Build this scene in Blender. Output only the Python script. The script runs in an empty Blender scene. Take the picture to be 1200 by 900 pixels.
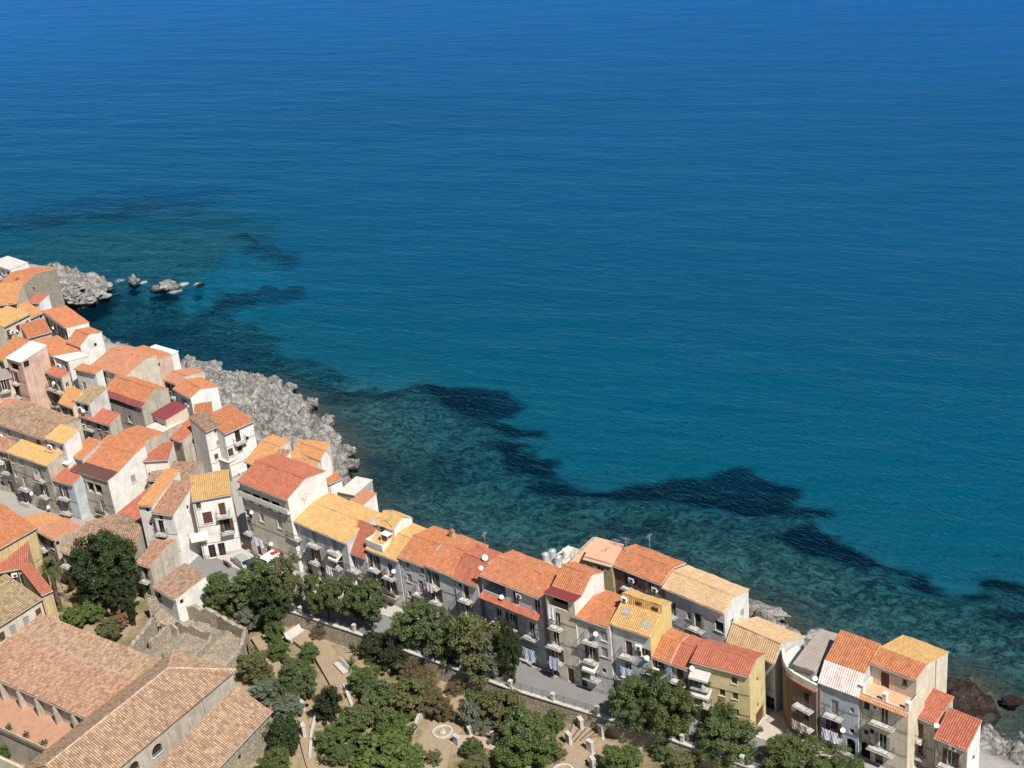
import bpy, bmesh, math, random
import numpy as np
from mathutils import Vector, Matrix

# ------------------------------------------------------------------ camera, sky, sun
scene = bpy.context.scene
COL = scene.collection
F_PX, CAM_H = 1800.0, 130.0
_d = Vector((370.0, -3750.0, -F_PX)).normalized()            # straight down, in camera axes
_f = Vector((0, 0, -1.0))
_Y = (_f - _f.dot(_d) * _d).normalized()
_Z = -_d
_X = _Y.cross(_Z)
RM = Matrix((_X, _Y, _Z))                                    # camera axes -> world axes
EYE = Vector((0, 0, CAM_H))
cam = bpy.data.cameras.new('camera')
cam.sensor_width = 36.0
cam.lens = F_PX / 1200.0 * 36.0
cam.clip_start = 1.0
cam.clip_end = 60000.0
co = bpy.data.objects.new('camera', cam)
COL.objects.link(co)
co.matrix_world = Matrix.Translation(EYE) @ RM.to_4x4()
scene.camera = co

SUN_AZ, SUN_EL = math.radians(-59), math.radians(52)          # azimuth measured from +X towards +Y
world = bpy.data.worlds.new('World')
scene.world = world
world.use_nodes = True
wn = world.node_tree
bg = wn.nodes['Background']
sky = wn.nodes.new('ShaderNodeTexSky')
sky.sky_type = 'NISHITA'
sky.sun_disc = False
sky.sun_elevation = SUN_EL
sky.sun_rotation = math.radians(90) - SUN_AZ
sky.altitude = 100
sky.air_density = 1.0
sky.dust_density = 0.3
sky.ozone_density = 1.5
wn.links.new(sky.outputs[0], bg.inputs['Color'])
bg.inputs['Strength'].default_value = 0.052
sun = bpy.data.lights.new('sun', 'SUN')
sun.energy = 5.0
sun.angle = math.radians(0.5)
sun.color = (1.0, 0.955, 0.89)
so = bpy.data.objects.new('sun', sun)
COL.objects.link(so)
sd = Vector((math.cos(SUN_AZ) * math.cos(SUN_EL), math.sin(SUN_AZ) * math.cos(SUN_EL), math.sin(SUN_EL)))
so.rotation_euler = sd.to_track_quat('Z', 'Y').to_euler()
so.location = (0, 0, 200)
scene.view_settings.view_transform = 'Standard'
scene.view_settings.look = 'None'
scene.view_settings.exposure = 0.33
scene.view_settings.gamma = 1.0
scene.view_settings.use_curve_mapping = False
scene.cycles.max_bounces = 6
scene.cycles.transparent_max_bounces = 8

# ------------------------------------------------------------------ survey helpers (points read off at known heights)
def ray(p):
    return RM @ Vector(((p[0] - 600) / F_PX, -(p[1] - 450) / F_PX, -1))
def at(p, z):
    r = ray(p)
    return EYE + r * ((z - CAM_H) / r.z)
def on_plane(p, P, n):
    r = ray(p)
    n = Vector((n[0], n[1], 0))
    return EYE + r * ((P - EYE).dot(n) / r.dot(n))
def project(P):
    c = RM.transposed() @ (Vector(P) - EYE)
    return (600 + F_PX * c.x / -c.z, 450 - F_PX * c.y / -c.z)
def height_over(P, py):
    """height at which the vertical through P reaches picture row py"""
    lo, hi = P.z - 5, P.z + 60
    for _ in range(40):
        m = (lo + hi) / 2
        if project((P.x, P.y, m))[1] > py: lo = m
        else: hi = m
    return lo
def px_per_m(P):
    return F_PX / (P - EYE).dot(ray((600, 450)).normalized())

# ------------------------------------------------------------------ numpy noise
def _h(ix, iy, s):
    n = (ix.astype(np.int64) * 374761393 + iy.astype(np.int64) * 668265263 + s * 1274126177) & 0x7fffffff
    n = ((n ^ (n >> 13)) * 1274126177) & 0x7fffffff
    return ((n ^ (n >> 16)) & 0xffff) / 65535.0
def vnoise(x, y, s=0):
    ix, iy = np.floor(x), np.floor(y)
    fx, fy = x - ix, y - iy
    fx = fx * fx * fx * (fx * (fx * 6 - 15) + 10); fy = fy * fy * fy * (fy * (fy * 6 - 15) + 10)
    a, b = _h(ix, iy, s), _h(ix + 1, iy, s)
    c, d = _h(ix, iy + 1, s), _h(ix + 1, iy + 1, s)
    return (a * (1 - fx) + b * fx) * (1 - fy) + (c * (1 - fx) + d * fx) * fy
def fbm(x, y, o=4, s=0):
    v, a, t = 0, 0.5, 0
    for i in range(o):
        v = v + a * vnoise(x * 2 ** i + 17.3 * i, y * 2 ** i - 9.1 * i, s + i); t += a; a *= 0.5
    return v / t
def ridged(x, y, o=4, s=0):
    v, a, t = 0, 0.5, 0
    for i in range(o):
        v = v + a * (1 - abs(2 * vnoise(x * 2 ** i + 5.3 * i, y * 2 ** i + 3.7 * i, s + i) - 1)); t += a; a *= 0.55
    return v / t
def inside(X, Y, poly):
    r = np.zeros(X.shape, bool)
    n = len(poly)
    for i in range(n):
        (x1, y1), (x2, y2) = poly[i], poly[(i + 1) % n]
        if y1 == y2: continue
        c = ((y1 > Y) != (y2 > Y)) & (X < (x2 - x1) * (Y - y1) / (y2 - y1) + x1)
        r ^= c
    return r
def dist_line(X, Y, pl, closed=False):
    d = np.full(X.shape, 1e9)
    k = len(pl) if closed else len(pl) - 1
    for i in range(k):
        (x1, y1), (x2, y2) = pl[i], pl[(i + 1) % len(pl)]
        dx, dy = x2 - x1, y2 - y1
        t = np.clip(((X - x1) * dx + (Y - y1) * dy) / max(dx * dx + dy * dy, 1e-9), 0, 1)
        d = np.minimum(d, np.hypot(X - x1 - t * dx, Y - y1 - t * dy))
    return d
def sstep(a, b, x):
    t = np.clip((x - a) / (b - a), 0, 1)
    return t * t * (3 - 2 * t)

# ------------------------------------------------------------------ materials
class NT:
    def __init__(s, name):
        s.m = bpy.data.materials.new(name); s.m.use_nodes = True
        s.t = s.m.node_tree; s.b = s.t.nodes['Principled BSDF']
        s.out = s.t.nodes['Material Output']
    def n(s, kind, **kw):
        x = s.t.nodes.new('ShaderNode' + kind)
        for k, v in kw.items():
            if k in x.inputs.keys() if hasattr(x.inputs, 'keys') else False: x.inputs[k].default_value = v
            else: setattr(x, k, v)
        return x
    def l(s, a, b): s.t.links.new(a, b)
    def coords(s, kind='Object', scale=(1, 1, 1), rnd=True):
        tc = s.n('TexCoord'); mp = s.n('Mapping'); mp.inputs['Scale'].default_value = scale
        if rnd:
            oi = s.n('ObjectInfo'); mu = s.n('Math', operation='MULTIPLY'); mu.inputs[1].default_value = 53.0
            s.l(oi.outputs['Random'], mu.inputs[0]); s.l(mu.outputs[0], mp.inputs['Location'])
        s.l(tc.outputs[kind], mp.inputs['Vector'])
        return mp.outputs[0]
    def noise(s, vec, scale, detail=4, rough=0.55):
        x = s.n('TexNoise'); x.inputs['Scale'].default_value = scale; x.inputs['Detail'].default_value = detail
        x.inputs['Roughness'].default_value = rough
        if vec is not None: s.l(vec, x.inputs['Vector'])
        return x.outputs['Fac']
    def ramp(s, fac, stops):
        x = s.n('ValToRGB'); e = x.color_ramp.elements
        while len(e) < len(stops): e.new(0.5)
        for el, (p, c) in zip(e, stops):
            el.position = p; el.color = tuple(c) + (1,) if len(c) == 3 else c
        s.l(fac, x.inputs[0])
        return x.outputs[0]
    def mix(s, fac, a, b, blend='MIX'):
        x = s.n('Mix', data_type='RGBA', blend_type=blend)
        for sock, v in ((x.inputs[0], fac), (x.inputs[6], a), (x.inputs[7], b)):
            if hasattr(v, 'is_linked'): s.l(v, sock)
            elif isinstance(v, (int, float)): sock.default_value = v
            else: sock.default_value = tuple(v) + (1,)
        return x.outputs[2]
    def math(s, op, a, b=None, clamp=False):
        x = s.n('Math', operation=op); x.use_clamp = clamp
        for sock, v in ((x.inputs[0], a), (x.inputs[1], b)):
            if v is None: continue
            if hasattr(v, 'is_linked'): s.l(v, sock)
            else: sock.default_value = v
        return x.outputs[0]
    def bump(s, h, strength=0.5, dist=0.05, normal=None):
        x = s.n('Bump'); x.inputs['Strength'].default_value = strength; x.inputs['Distance'].default_value = dist
        s.l(h, x.inputs['Height'])
        if normal: s.l(normal, x.inputs['Normal'])
        s.l(x.outputs[0], s.b.inputs['Normal'])
        return x.outputs[0]
    def done(s, color=None, rough=0.85, spec=0.3, metal=0.0):
        if color is not None:
            if hasattr(color, 'is_linked'): s.l(color, s.b.inputs['Base Color'])
            else: s.b.inputs['Base Color'].default_value = tuple(color) + (1,)
        s.b.inputs['Roughness'].default_value = rough
        s.b.inputs['Specular IOR Level'].default_value = spec
        s.b.inputs['Metallic'].default_value = metal
        return s.m
def sc(c, k): return tuple(min(1, v * k) for v in c)

def plaster(name, col, wear=0.5):
    t = NT(name)
    big = t.noise(t.coords(), 0.55, 6, 0.65)
    streak = t.noise(t.coords(scale=(2.2, 2.2, 0.14)), 1.0, 5, 0.65)
    c = t.mix(t.ramp(big, [(0.32, (0, 0, 0)), (0.68, (1, 1, 1))]), sc(col, 0.76), sc(col, 1.05))
    dirty = t.ramp(streak, [(0.48, (0, 0, 0)), (0.74, (1, 1, 1))])
    c = t.mix(t.math('MULTIPLY', dirty, min(1, 0.9 * wear)), c, (col[0] * 0.42, col[1] * 0.4, col[2] * 0.37))
    pn = t.noise(t.coords(), 0.42, 6, 0.72)
    patch = t.ramp(pn, [(0.56, (0, 0, 0)), (0.60, (1, 1, 1))])
    c = t.mix(t.math('MULTIPLY', patch, min(1, 0.8 * wear)), c, (col[0] * 0.55 + 0.06, col[1] * 0.53 + 0.05, col[2] * 0.5 + 0.05))
    bare = t.ramp(t.noise(t.coords(), 0.9, 7, 0.75), [(0.64, (0, 0, 0)), (0.67, (1, 1, 1))])
    c = t.mix(t.math('MULTIPLY', bare, min(1, 0.9 * wear)), c, (.20, .165, .125))
    damp = t.noise(t.coords(scale=(1, 1, .5)), 2.6, 5, .7)
    c = t.mix(t.math('MULTIPLY', t.ramp(damp, [(.5, (0, 0, 0)), (.78, (1, 1, 1))]), .55 * wear), c, sc(col, .5))
    t.bump(t.noise(t.coords(), 7, 4), 0.4, 0.04)
    return t.done(c, 0.92, 0.12)
WALL = {k: plaster('plaster_' + k, c, w) for k, (c, w) in {
    'white': ((.78, .755, .70), .28), 'cream': ((.67, .59, .46), .5), 'beige': ((.52, .465, .385), .95),
    'grey': ((.63, .615, .59), .65), 'tan': ((.50, .45, .37), 1.0), 'yellow': ((.68, .51, .21), .22), 'lemon': ((.69, .57, .30), .28),
    'pink': ((.66, .46, .36), .6), 'blue': ((.50, .545, .575), .55), 'brown': ((.24, .165, .125), .8), 'olive': ((.42, .37, .22), .6),
    'mauve': ((.30, .17, .14), .5), 'ochre': ((.62, .48, .26), .8), 'lightgrey': ((.70, .69, .665), .5)}.items()}

def roof_tiles(name, c1, c2, dark, patchy=0.35, tile=(0.30, 0.42), stain=(0.25, 0.17, 0.11), channel=0.35):
    t = NT(name)
    uv = t.coords('UV', rnd=False)
    br = t.n('TexBrick'); br.offset = 0.0; br.squash = 1.0
    br.inputs['Scale'].default_value = 1.0
    br.inputs['Brick Width'].default_value = tile[0]; br.inputs['Row Height'].default_value = tile[1]
    br.inputs['Mortar Size'].default_value = 0.022; br.inputs['Mortar Smooth'].default_value = 0.6
    br.inputs['Color1'].default_value = c1 + (1,); br.inputs['Color2'].default_value = c2 + (1,)
    br.inputs['Mortar'].default_value = dark + (1,)
    t.l(uv, br.inputs['Vector'])
    patch = t.ramp(t.noise(t.coords(), 0.35, 6, 0.7), [(0.4, (0, 0, 0)), (0.75, (1, 1, 1))])
    c = t.mix(t.math('MULTIPLY', patch, patchy), br.outputs['Color'], stain)
    fade = t.ramp(t.noise(t.coords(), 0.8, 5, 0.7), [(0.5, (0, 0, 0)), (0.72, (1, 1, 1))])
    c = t.mix(t.math('MULTIPLY', fade, .35), c, (min(1, c1[0] * 1.08 + .05), min(1, c1[1] * 1.2 + .06), min(1, c1[2] * 1.3 + .05)))
    lich = t.ramp(t.noise(t.coords(), 1.7, 6, 0.75), [(0.58, (0, 0, 0)), (0.7, (1, 1, 1))])
    c = t.mix(t.math('MULTIPLY', lich, min(1, patchy * 1.5)), c, (.20, .155, .10))
    fine = t.noise(t.coords(), 3.0, 4, 0.7)
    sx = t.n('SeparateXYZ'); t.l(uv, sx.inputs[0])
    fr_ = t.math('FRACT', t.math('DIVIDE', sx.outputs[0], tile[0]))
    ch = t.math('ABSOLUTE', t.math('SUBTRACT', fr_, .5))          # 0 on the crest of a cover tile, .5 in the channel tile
    c = t.mix(t.math('MULTIPLY', t.ramp(ch, [(.26, (0, 0, 0)), (.42, (1, 1, 1))]), channel), c, dark)  # channels darkened in the colour: painted valley shade along with their dirt
    c = t.mix(0.28, c, t.ramp(fine, [(0.3, (0.2, 0.2, 0.2)), (0.7, (0.9, 0.9, 0.9))]), 'OVERLAY')
    t.bump(br.outputs['Fac'], -0.5, 0.05)
    return t.done(c, 0.85, 0.2)
ROOF = {
    'orange': roof_tiles('tiles_orange', (.55, .215, .095), (.41, .145, .065), (.22, .08, .045), .38),
    'coral': roof_tiles('tiles_coral', (.48, .155, .09), (.37, .112, .066), (.20, .065, .045), .32),
    'amber': roof_tiles('tiles_amber', (.60, .30, .125), (.50, .23, .095), (.28, .13, .06), .28),
    'yellow': roof_tiles('tiles_yellow', (.61, .38, .15), (.51, .30, .115), (.32, .19, .08), .28),
    'sand': roof_tiles('tiles_sand', (.60, .42, .24), (.52, .35, .195), (.34, .225, .125), .25),
    'salmon': roof_tiles('tiles_salmon', (.50, .225, .13), (.40, .17, .10), (.3, .13, .08), .35),
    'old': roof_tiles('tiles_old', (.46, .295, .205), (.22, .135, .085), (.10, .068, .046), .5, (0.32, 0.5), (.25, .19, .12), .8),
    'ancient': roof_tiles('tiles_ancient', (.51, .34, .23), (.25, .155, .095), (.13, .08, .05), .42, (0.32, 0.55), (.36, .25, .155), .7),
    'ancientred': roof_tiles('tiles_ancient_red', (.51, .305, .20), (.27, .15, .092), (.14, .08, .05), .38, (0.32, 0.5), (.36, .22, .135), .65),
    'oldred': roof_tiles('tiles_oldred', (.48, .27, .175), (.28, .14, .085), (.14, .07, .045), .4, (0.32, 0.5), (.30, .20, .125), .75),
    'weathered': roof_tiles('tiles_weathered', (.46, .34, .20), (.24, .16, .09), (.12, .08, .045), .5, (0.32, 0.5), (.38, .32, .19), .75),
}
def sheet(name, col, rough=0.5, stain=0.4, ribs=True):
    t = NT(name)
    nz = t.noise(t.coords(), 0.9, 6, 0.7)
    c = t.mix(t.math('MULTIPLY', t.ramp(nz, [(0.45, (0, 0, 0)), (0.75, (1, 1, 1))]), stain), col, (col[0] * .5 + .06, col[1] * .42 + .03, col[2] * .38 + .02))
    t.bump(nz, 0.2, 0.05)
    return t.done(c, rough, 0.3)
ROOF['maroon'] = sheet('sheet_maroon', (.19, .035, .04), .55, .25)
ROOF['umber'] = sheet('sheet_umber', (.12, .06, .05), .6, .3)
ROOF['greysheet'] = sheet('sheet_grey', (.33, .29, .25), .8, .5)
ROOF['whitesheet'] = sheet('sheet_white', (.80, .79, .76), .6, .15)
ROOF['rustsheet'] = sheet('sheet_rust_white', (.74, .62, .57), .7, .9)
ROOF['terrace'] = sheet('terrace_tiles', (.64, .36, .23), .8, .3)
ROOF['cotto'] = sheet('terrace_cotto', (.46, .26, .17), .85, .6)
ROOF['concrete'] = sheet('terrace_concrete', (.60, .57, .52), .85, .5)
def plain(name, col, rough=0.7, spec=0.3, metal=0.0, var=0.25, scale=3.0):
    t = NT(name)
    nz = t.noise(t.coords(), scale, 4, 0.65)
    c = t.mix(t.ramp(nz, [(0.3, (0, 0, 0)), (0.7, (1, 1, 1))]), sc(col, 1 - var), sc(col, 1 + var * .5))
    return t.done(c, rough, spec, metal)
M = {}
M['glass'] = plain('window_glass', (.018, .02, .022), 0.12, 0.5, 0, 0.3, 2)
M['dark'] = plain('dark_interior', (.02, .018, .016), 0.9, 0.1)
M['frame_white'] = plain('paint_white', (.78, .77, .74), 0.6)
M['frame_brown'] = plain('wood_brown', (.13, .065, .035), 0.7)
M['shutter_brown'] = plain('shutter_brown', (.12, .06, .04), 0.7)
M['shutter_grey'] = plain('shutter_grey', (.34, .33, .31), 0.7)
M['shutter_green'] = plain('shutter_green', (.06, .10, .07), 0.7)
M['slab'] = plain('balcony_stone', (.58, .56, .51), 0.88, .15, 0, .5, 2)
M['iron'] = plain('wrought_iron', (.06, .06, .06), 0.5, .4)
M['rail_white'] = plain('rail_white', (.7, .7, .68), 0.5, .4)
M['pipe'] = plain('drain_pipe', (.32, .29, .27), 0.6)
M['metal_grey'] = plain('metal_grey', (.55, .56, .57), 0.4, .5, .4)
M['ac'] = plain('plastic_white', (.78, .78, .76), 0.5)
M['verge'] = plain('verge_mortar', (.66, .56, .46), 0.9, .1, 0, .3, 1.5)
M['linen'] = plain('linen_white', (.82, .82, .84), 0.9, .1, 0, .08)
M['linen_blue'] = plain('linen_blue', (.55, .63, .78), 0.9, .1, 0, .1)
M['linen_pink'] = plain('linen_pink', (.78, .66, .64), 0.9, .1, 0, .1)
M['linen_lilac'] = plain('linen_lilac', (.55, .55, .72), 0.9, .1, 0, .4, 6)
M['awn_stripe'] = plain('awning_canvas', (.62, .55, .52), 0.9, .1, 0, .2)
M['awn_cream'] = plain('awning_cream', (.74, .70, .55), 0.9, .1, 0, .1)
M['bark'] = plain('bark', (.11, .085, .06), 0.95, .1, 0, .5, 5)
M['palmbark'] = plain('palm_bark', (.14, .10, .07), 0.95, .1, 0, .5, 5)
M['terracotta'] = plain('terracotta_pot', (.42, .17, .09), 0.9, .1)
M['rubber'] = plain('rubber', (.02, .02, .02), .8)
M['carwhite'] = plain('car_paint_white', (.78, .78, .78), .3, .5, 0, .05)
M['cardark'] = plain('car_paint_dark', (.05, .06, .065), .3, .5, 0, .05)
M['cargreen'] = plain('car_paint_silver_green', (.32, .36, .33), .35, .5, 0, .05)
M['red'] = plain('red_cloth', (.42, .03, .04), .8)
M['concrete'] = plain('concrete', (.46, .43, .38), .9, .1, 0, .35, 1.2)
M['marble'] = plain('pale_stone', (.52, .49, .44), .8, .2, 0, .2, 2)
M['wood'] = plain('weathered_wood', (.16, .11, .08), .9, .1, 0, .4)
M['flower'] = plain('pink_flower', (.60, .25, .24), .9, .1)

def stone_mat(name, col, scale=1.6):
    t = NT(name)
    v = t.n('TexVoronoi', feature='DISTANCE_TO_EDGE'); v.inputs['Scale'].default_value = scale; v.inputs['Randomness'].default_value = 1
    vec = t.coords(scale=(1, 1, 1.5)); t.l(vec, v.inputs['Vector'])
    v2 = t.n('TexVoronoi'); v2.inputs['Scale'].default_value = scale; t.l(vec, v2.inputs['Vector'])
    g = t.n('SeparateColor'); t.l(v2.outputs['Color'], g.inputs[0])
    c = t.mix(g.outputs[0], sc(col, 0.72), sc(col, 1.2))
    c = t.mix(t.ramp(v.outputs['Distance'], [(0.0, (1, 1, 1)), (0.09, (0, 0, 0))]), c, sc(col, 0.5))
    c = t.mix(t.math('MULTIPLY', t.noise(t.coords(), 0.6, 5, .7), 0.6), c, sc(col, 0.62))
    t.bump(t.ramp(v.outputs['Distance'], [(0.0, (0, 0, 0)), (0.12, (1, 1, 1))]), .7, .08)
    return t.done(c, .95, .1)
WALL['stone'] = stone_mat('rubble_stone', (.44, .38, .29), 2.2)
WALL['darkstone'] = stone_mat('grey_rubble_stone', (.36, .34, .31), 1.9)

def rock_mat(name, col, dark, wet):
    t = NT(name)
    tc = t.coords(rnd=False)
    n1 = t.noise(tc, 0.5, 8, .72); n2 = t.noise(tc, 2.6, 6, .75)
    c = t.mix(t.ramp(n1, [(0.38, (0, 0, 0)), (0.62, (1, 1, 1))]), dark, col)
    c = t.mix(0.5, c, t.ramp(n2, [(0.35, (.2, .2, .2)), (.65, (.85, .85, .85))]), 'OVERLAY')
    v = t.n('TexVoronoi', feature='DISTANCE_TO_EDGE'); v.inputs['Scale'].default_value = 0.9
    dn = t.n('TexNoise'); dn.inputs['Scale'].default_value = .8; t.l(tc, dn.inputs['Vector'])
    ad = t.n('MixRGB'); ad.inputs[0].default_value = .35; t.l(tc, ad.inputs[1]); t.l(dn.outputs['Color'], ad.inputs[2]); t.l(ad.outputs[0], v.inputs['Vector'])
    c = t.mix(t.ramp(v.outputs['Distance'], [(0, (.7, .7, .7)), (.06, (0, 0, 0))]), c, sc(dark, .5))
    geo = t.n('NewGeometry'); sp = t.n('SeparateXYZ'); t.l(geo.outputs['Position'], sp.inputs[0])
    zz = t.math('ADD', sp.outputs[2], t.math('MULTIPLY', n2, 1.2))
    c = t.mix(t.ramp(t.math('DIVIDE', zz, 3.0, True), [(.28, (1, 1, 1)), (.55, (0, 0, 0))]), c, wet)
    t.bump(t.math('ADD', n2, t.math('MULTIPLY', n1, 2.0)), .9, .35)
    return t.done(c, .95, .1)
M['rock'] = rock_mat('limestone_rock', (.42, .405, .375), (.15, .14, .125), (.045, .038, .032))
M['rockdark'] = rock_mat('dark_reef_rock', (.085, .06, .05), (.035, .026, .022), (.03, .02, .018))

def leaf_mat(name, col, col2, trans=.35):
    t = NT(name)
    g = t.n('NewGeometry')
    oi = t.n('ObjectInfo')
    c = t.mix(g.outputs['Random Per Island'], col, col2)
    c = t.mix(t.math('MULTIPLY', oi.outputs['Random'], .35), c, (col[0] * 1.25, col[1] * 1.0, col[2] * .7))
    t.done(c, .6, .3)
    tr = t.n('BsdfTranslucent'); t.l(c, tr.inputs[0])
    mx = t.n('MixShader'); mx.inputs[0].default_value = trans
    t.l(t.b.outputs[0], mx.inputs[1]); t.l(tr.outputs[0], mx.inputs[2]); t.l(mx.outputs[0], t.out.inputs[0])
    return t.m
LEAF = {
    'mid': leaf_mat('leaves_mid', (.085, .125, .04), (.165, .205, .085)),
    'dark': leaf_mat('leaves_dark', (.034, .064, .022), (.075, .11, .04)),
    'bright': leaf_mat('leaves_bright', (.085, .14, .035), (.155, .205, .065)),
    'olive': leaf_mat('leaves_olive', (.12, .14, .055), (.21, .22, .10)),
    'grey': leaf_mat('leaves_grey', (.13, .16, .11), (.24, .27, .20)),
    'dry': leaf_mat('leaves_dry', (.13, .115, .055), (.24, .20, .11)),
    'deep': leaf_mat('leaves_deep', (.03, .05, .022), (.075, .09, .04)),
    'pale': leaf_mat('leaves_pale', (.30, .30, .26), (.10, .13, .06)),
    'rosy': leaf_mat('leaves_rosy', (.45, .22, .18), (.14, .16, .07)),
    'palm': leaf_mat('leaves_palm', (.075, .10, .035), (.17, .19, .085)),
}

# ------------------------------------------------------------------ object helpers
def new_obj(name, me, parent=None, mat=None, loc=None):
    o = bpy.data.objects.new(name, me)
    COL.objects.link(o)
    if parent is not None: o.parent = parent
    if mat is not None and me is not None and not me.materials: me.materials.append(mat)
    if loc is not None: o.location = loc
    return o
def tag(o, label=None, cat=None, group=None, kind=None):
    if label: o['label'] = label
    if cat: o['category'] = cat
    if group: o['group'] = group
    if kind: o['kind'] = kind
    return o
def thing(name, label, cat, loc=(0, 0, 0), rz=0.0, group=None):
    o = new_obj(name, None); o.location = loc; o.rotation_euler = (0, 0, rz); o.empty_display_size = .5
    return tag(o, label, cat, group)
class MB:
    def __init__(s): s.v, s.f, s.uv, s.mi = [], [], [], []
    def face(s, pts, uv=None, mi=0):
        k = len(s.v); s.v += [tuple(p) for p in pts]
        s.f.append(tuple(range(k, k + len(pts)))); s.uv.append(uv); s.mi.append(mi)
    def box(s, x0, x1, y0, y1, z0, z1, mi=0):
        p = [(x, y, z) for z in (z0, z1) for y in (y0, y1) for x in (x0, x1)]
        for q in ((0, 2, 3, 1), (4, 5, 7, 6), (0, 1, 5, 4), (2, 6, 7, 3), (0, 4, 6, 2), (1, 3, 7, 5)):
            s.face([p[i] for i in q], None, mi)
        return s
    def bar(s, a, b, r, n=6, r2=None, mi=0, cap=True):
        a, b = Vector(a), Vector(b); d = (b - a).normalized()
        e = d.orthogonal().normalized(); g = d.cross(e); r2 = r if r2 is None else r2
        A = [a + (e * math.cos(6.2832 * i / n) + g * math.sin(6.2832 * i / n)) * r for i in range(n)]
        B = [b + (e * math.cos(6.2832 * i / n) + g * math.sin(6.2832 * i / n)) * r2 for i in range(n)]
        for i in range(n): s.face([A[i], A[(i + 1) % n], B[(i + 1) % n], B[i]], None, mi)
        if cap: s.face(A[::-1], None, mi); s.face(B, None, mi)
        return s
    def mesh(s, name, mats=()):
        me = bpy.data.meshes.new(name); me.from_pydata(s.v, [], s.f)
        for m in mats: me.materials.append(m)
        if any(s.mi): me.polygons.foreach_set('material_index', s.mi)
        if any(u for u in s.uv):
            l = me.uv_layers.new(name='UVMap'); buf = []
            for f, u in zip(s.f, s.uv): buf += [c for q in (u or [(0, 0)] * len(f)) for c in q]
            l.data.foreach_set('uv', buf)
        me.update()
        return me
    def build(s, name, mat, parent=None):
        return new_obj(name, s.mesh(name, [mat] if not isinstance(mat, (list, tuple)) else mat), parent)

# ------------------------------------------------------------------ shoreline, sea bed, sea, ground
def W2(p, z): v = at(p, z); return (v.x, v.y)
SHORE_PX = [(-80, 296), (-10, 316), (30, 320), (75, 321), (105, 326), (131, 333), (126, 346), (108, 356), (86, 362), (92, 374), (112, 391), (135, 402), (165, 411), (205, 418),
            (235, 430), (262, 440), (285, 446), (303, 444), (322, 450), (345, 464), (362, 472), (376, 490), (396, 508), (408, 525), (415, 541), (406, 562), (424, 588),
            (450, 612), (500, 640), (600, 666), (660, 668), (720, 664), (800, 684), (868, 702), (905, 720), (935, 738), (955, 755), (1000, 768), (1060, 785), (1105, 797),
            (1140, 794), (1166, 815), (1178, 836), (1162, 850), (1196, 880), (1260, 905), (1400, 950)]
SHORE = [W2(p, 0) for p in SHORE_PX]
LAND = SHORE + [(260, 60), (260, -60), (-500, -60), (-500, 470), (SHORE[0][0] - 60, SHORE[0][1] + 10)]
LANDEDGE = [LAND[-1]] + SHORE

def axis(a, b, step, lo, hi, g):
    v = list(np.arange(a, b + .01, step)); s = step; x = v[-1]
    while x < hi: s *= g; x += s; v.append(x)
    s = step; x = v[0]; l = []
    while x > lo: s *= g; x -= s; l.append(x)
    return np.array(l[::-1] + v)
def grid_mesh(name, X, Y, Z, attrs=None):
    ny, nx = X.shape
    me = bpy.data.meshes.new(name)
    me.vertices.add(nx * ny)
    me.vertices.foreach_set('co', np.stack([X, Y, Z], -1).astype(np.float32).ravel())
    i = np.arange(ny * nx).reshape(ny, nx)
    q = np.stack([i[:-1, :-1], i[:-1, 1:], i[1:, 1:], i[1:, :-1]], -1).reshape(-1, 4)
    return me, q
def finish_grid(me, q, attrs, smooth=True):
    n = len(q)
    me.loops.add(n * 4); me.polygons.add(n)
    me.loops.foreach_set('vertex_index', q.ravel().astype(np.int32))
    me.polygons.foreach_set('loop_start', np.arange(0, n * 4, 4, dtype=np.int32))
    me.update(calc_edges=True)
    for k, a in (attrs or {}).items():
        at_ = me.attributes.new(k, 'FLOAT', 'POINT'); at_.data.foreach_set('value', a.astype(np.float32).ravel())
    if smooth: me.polygons.foreach_set('use_smooth', np.ones(n, bool))
    me.validate()
    return me
def polyw(pts, z): return [W2(p, z) for p in pts]
REEF = polyw([(330, 450), (380, 458), (440, 456), (500, 455), (560, 470), (600, 505), (640, 545), (655, 578), (760, 585), (850, 598), (930, 612), (965, 650), (1050, 688),
              (1110, 706), (1180, 700), (1300, 735), (1300, 960), (900, 860), (600, 720), (380, 620)], -2.5)
REEF2 = polyw([(-60, 300), (0, 288), (60, 268), (140, 255), (230, 262), (290, 268), (310, 285), (290, 305), (240, 318), (300, 322), (330, 318), (325, 328), (270, 338), (225, 350), (150, 380), (110, 400), (20, 370), (-60, 330)], -2.5)
REEF3 = polyw([(60, 372), (110, 352), (180, 348), (240, 360), (300, 392), (350, 425), (400, 455), (420, 480), (350, 470), (250, 440), (120, 405)], -2.5)
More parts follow.
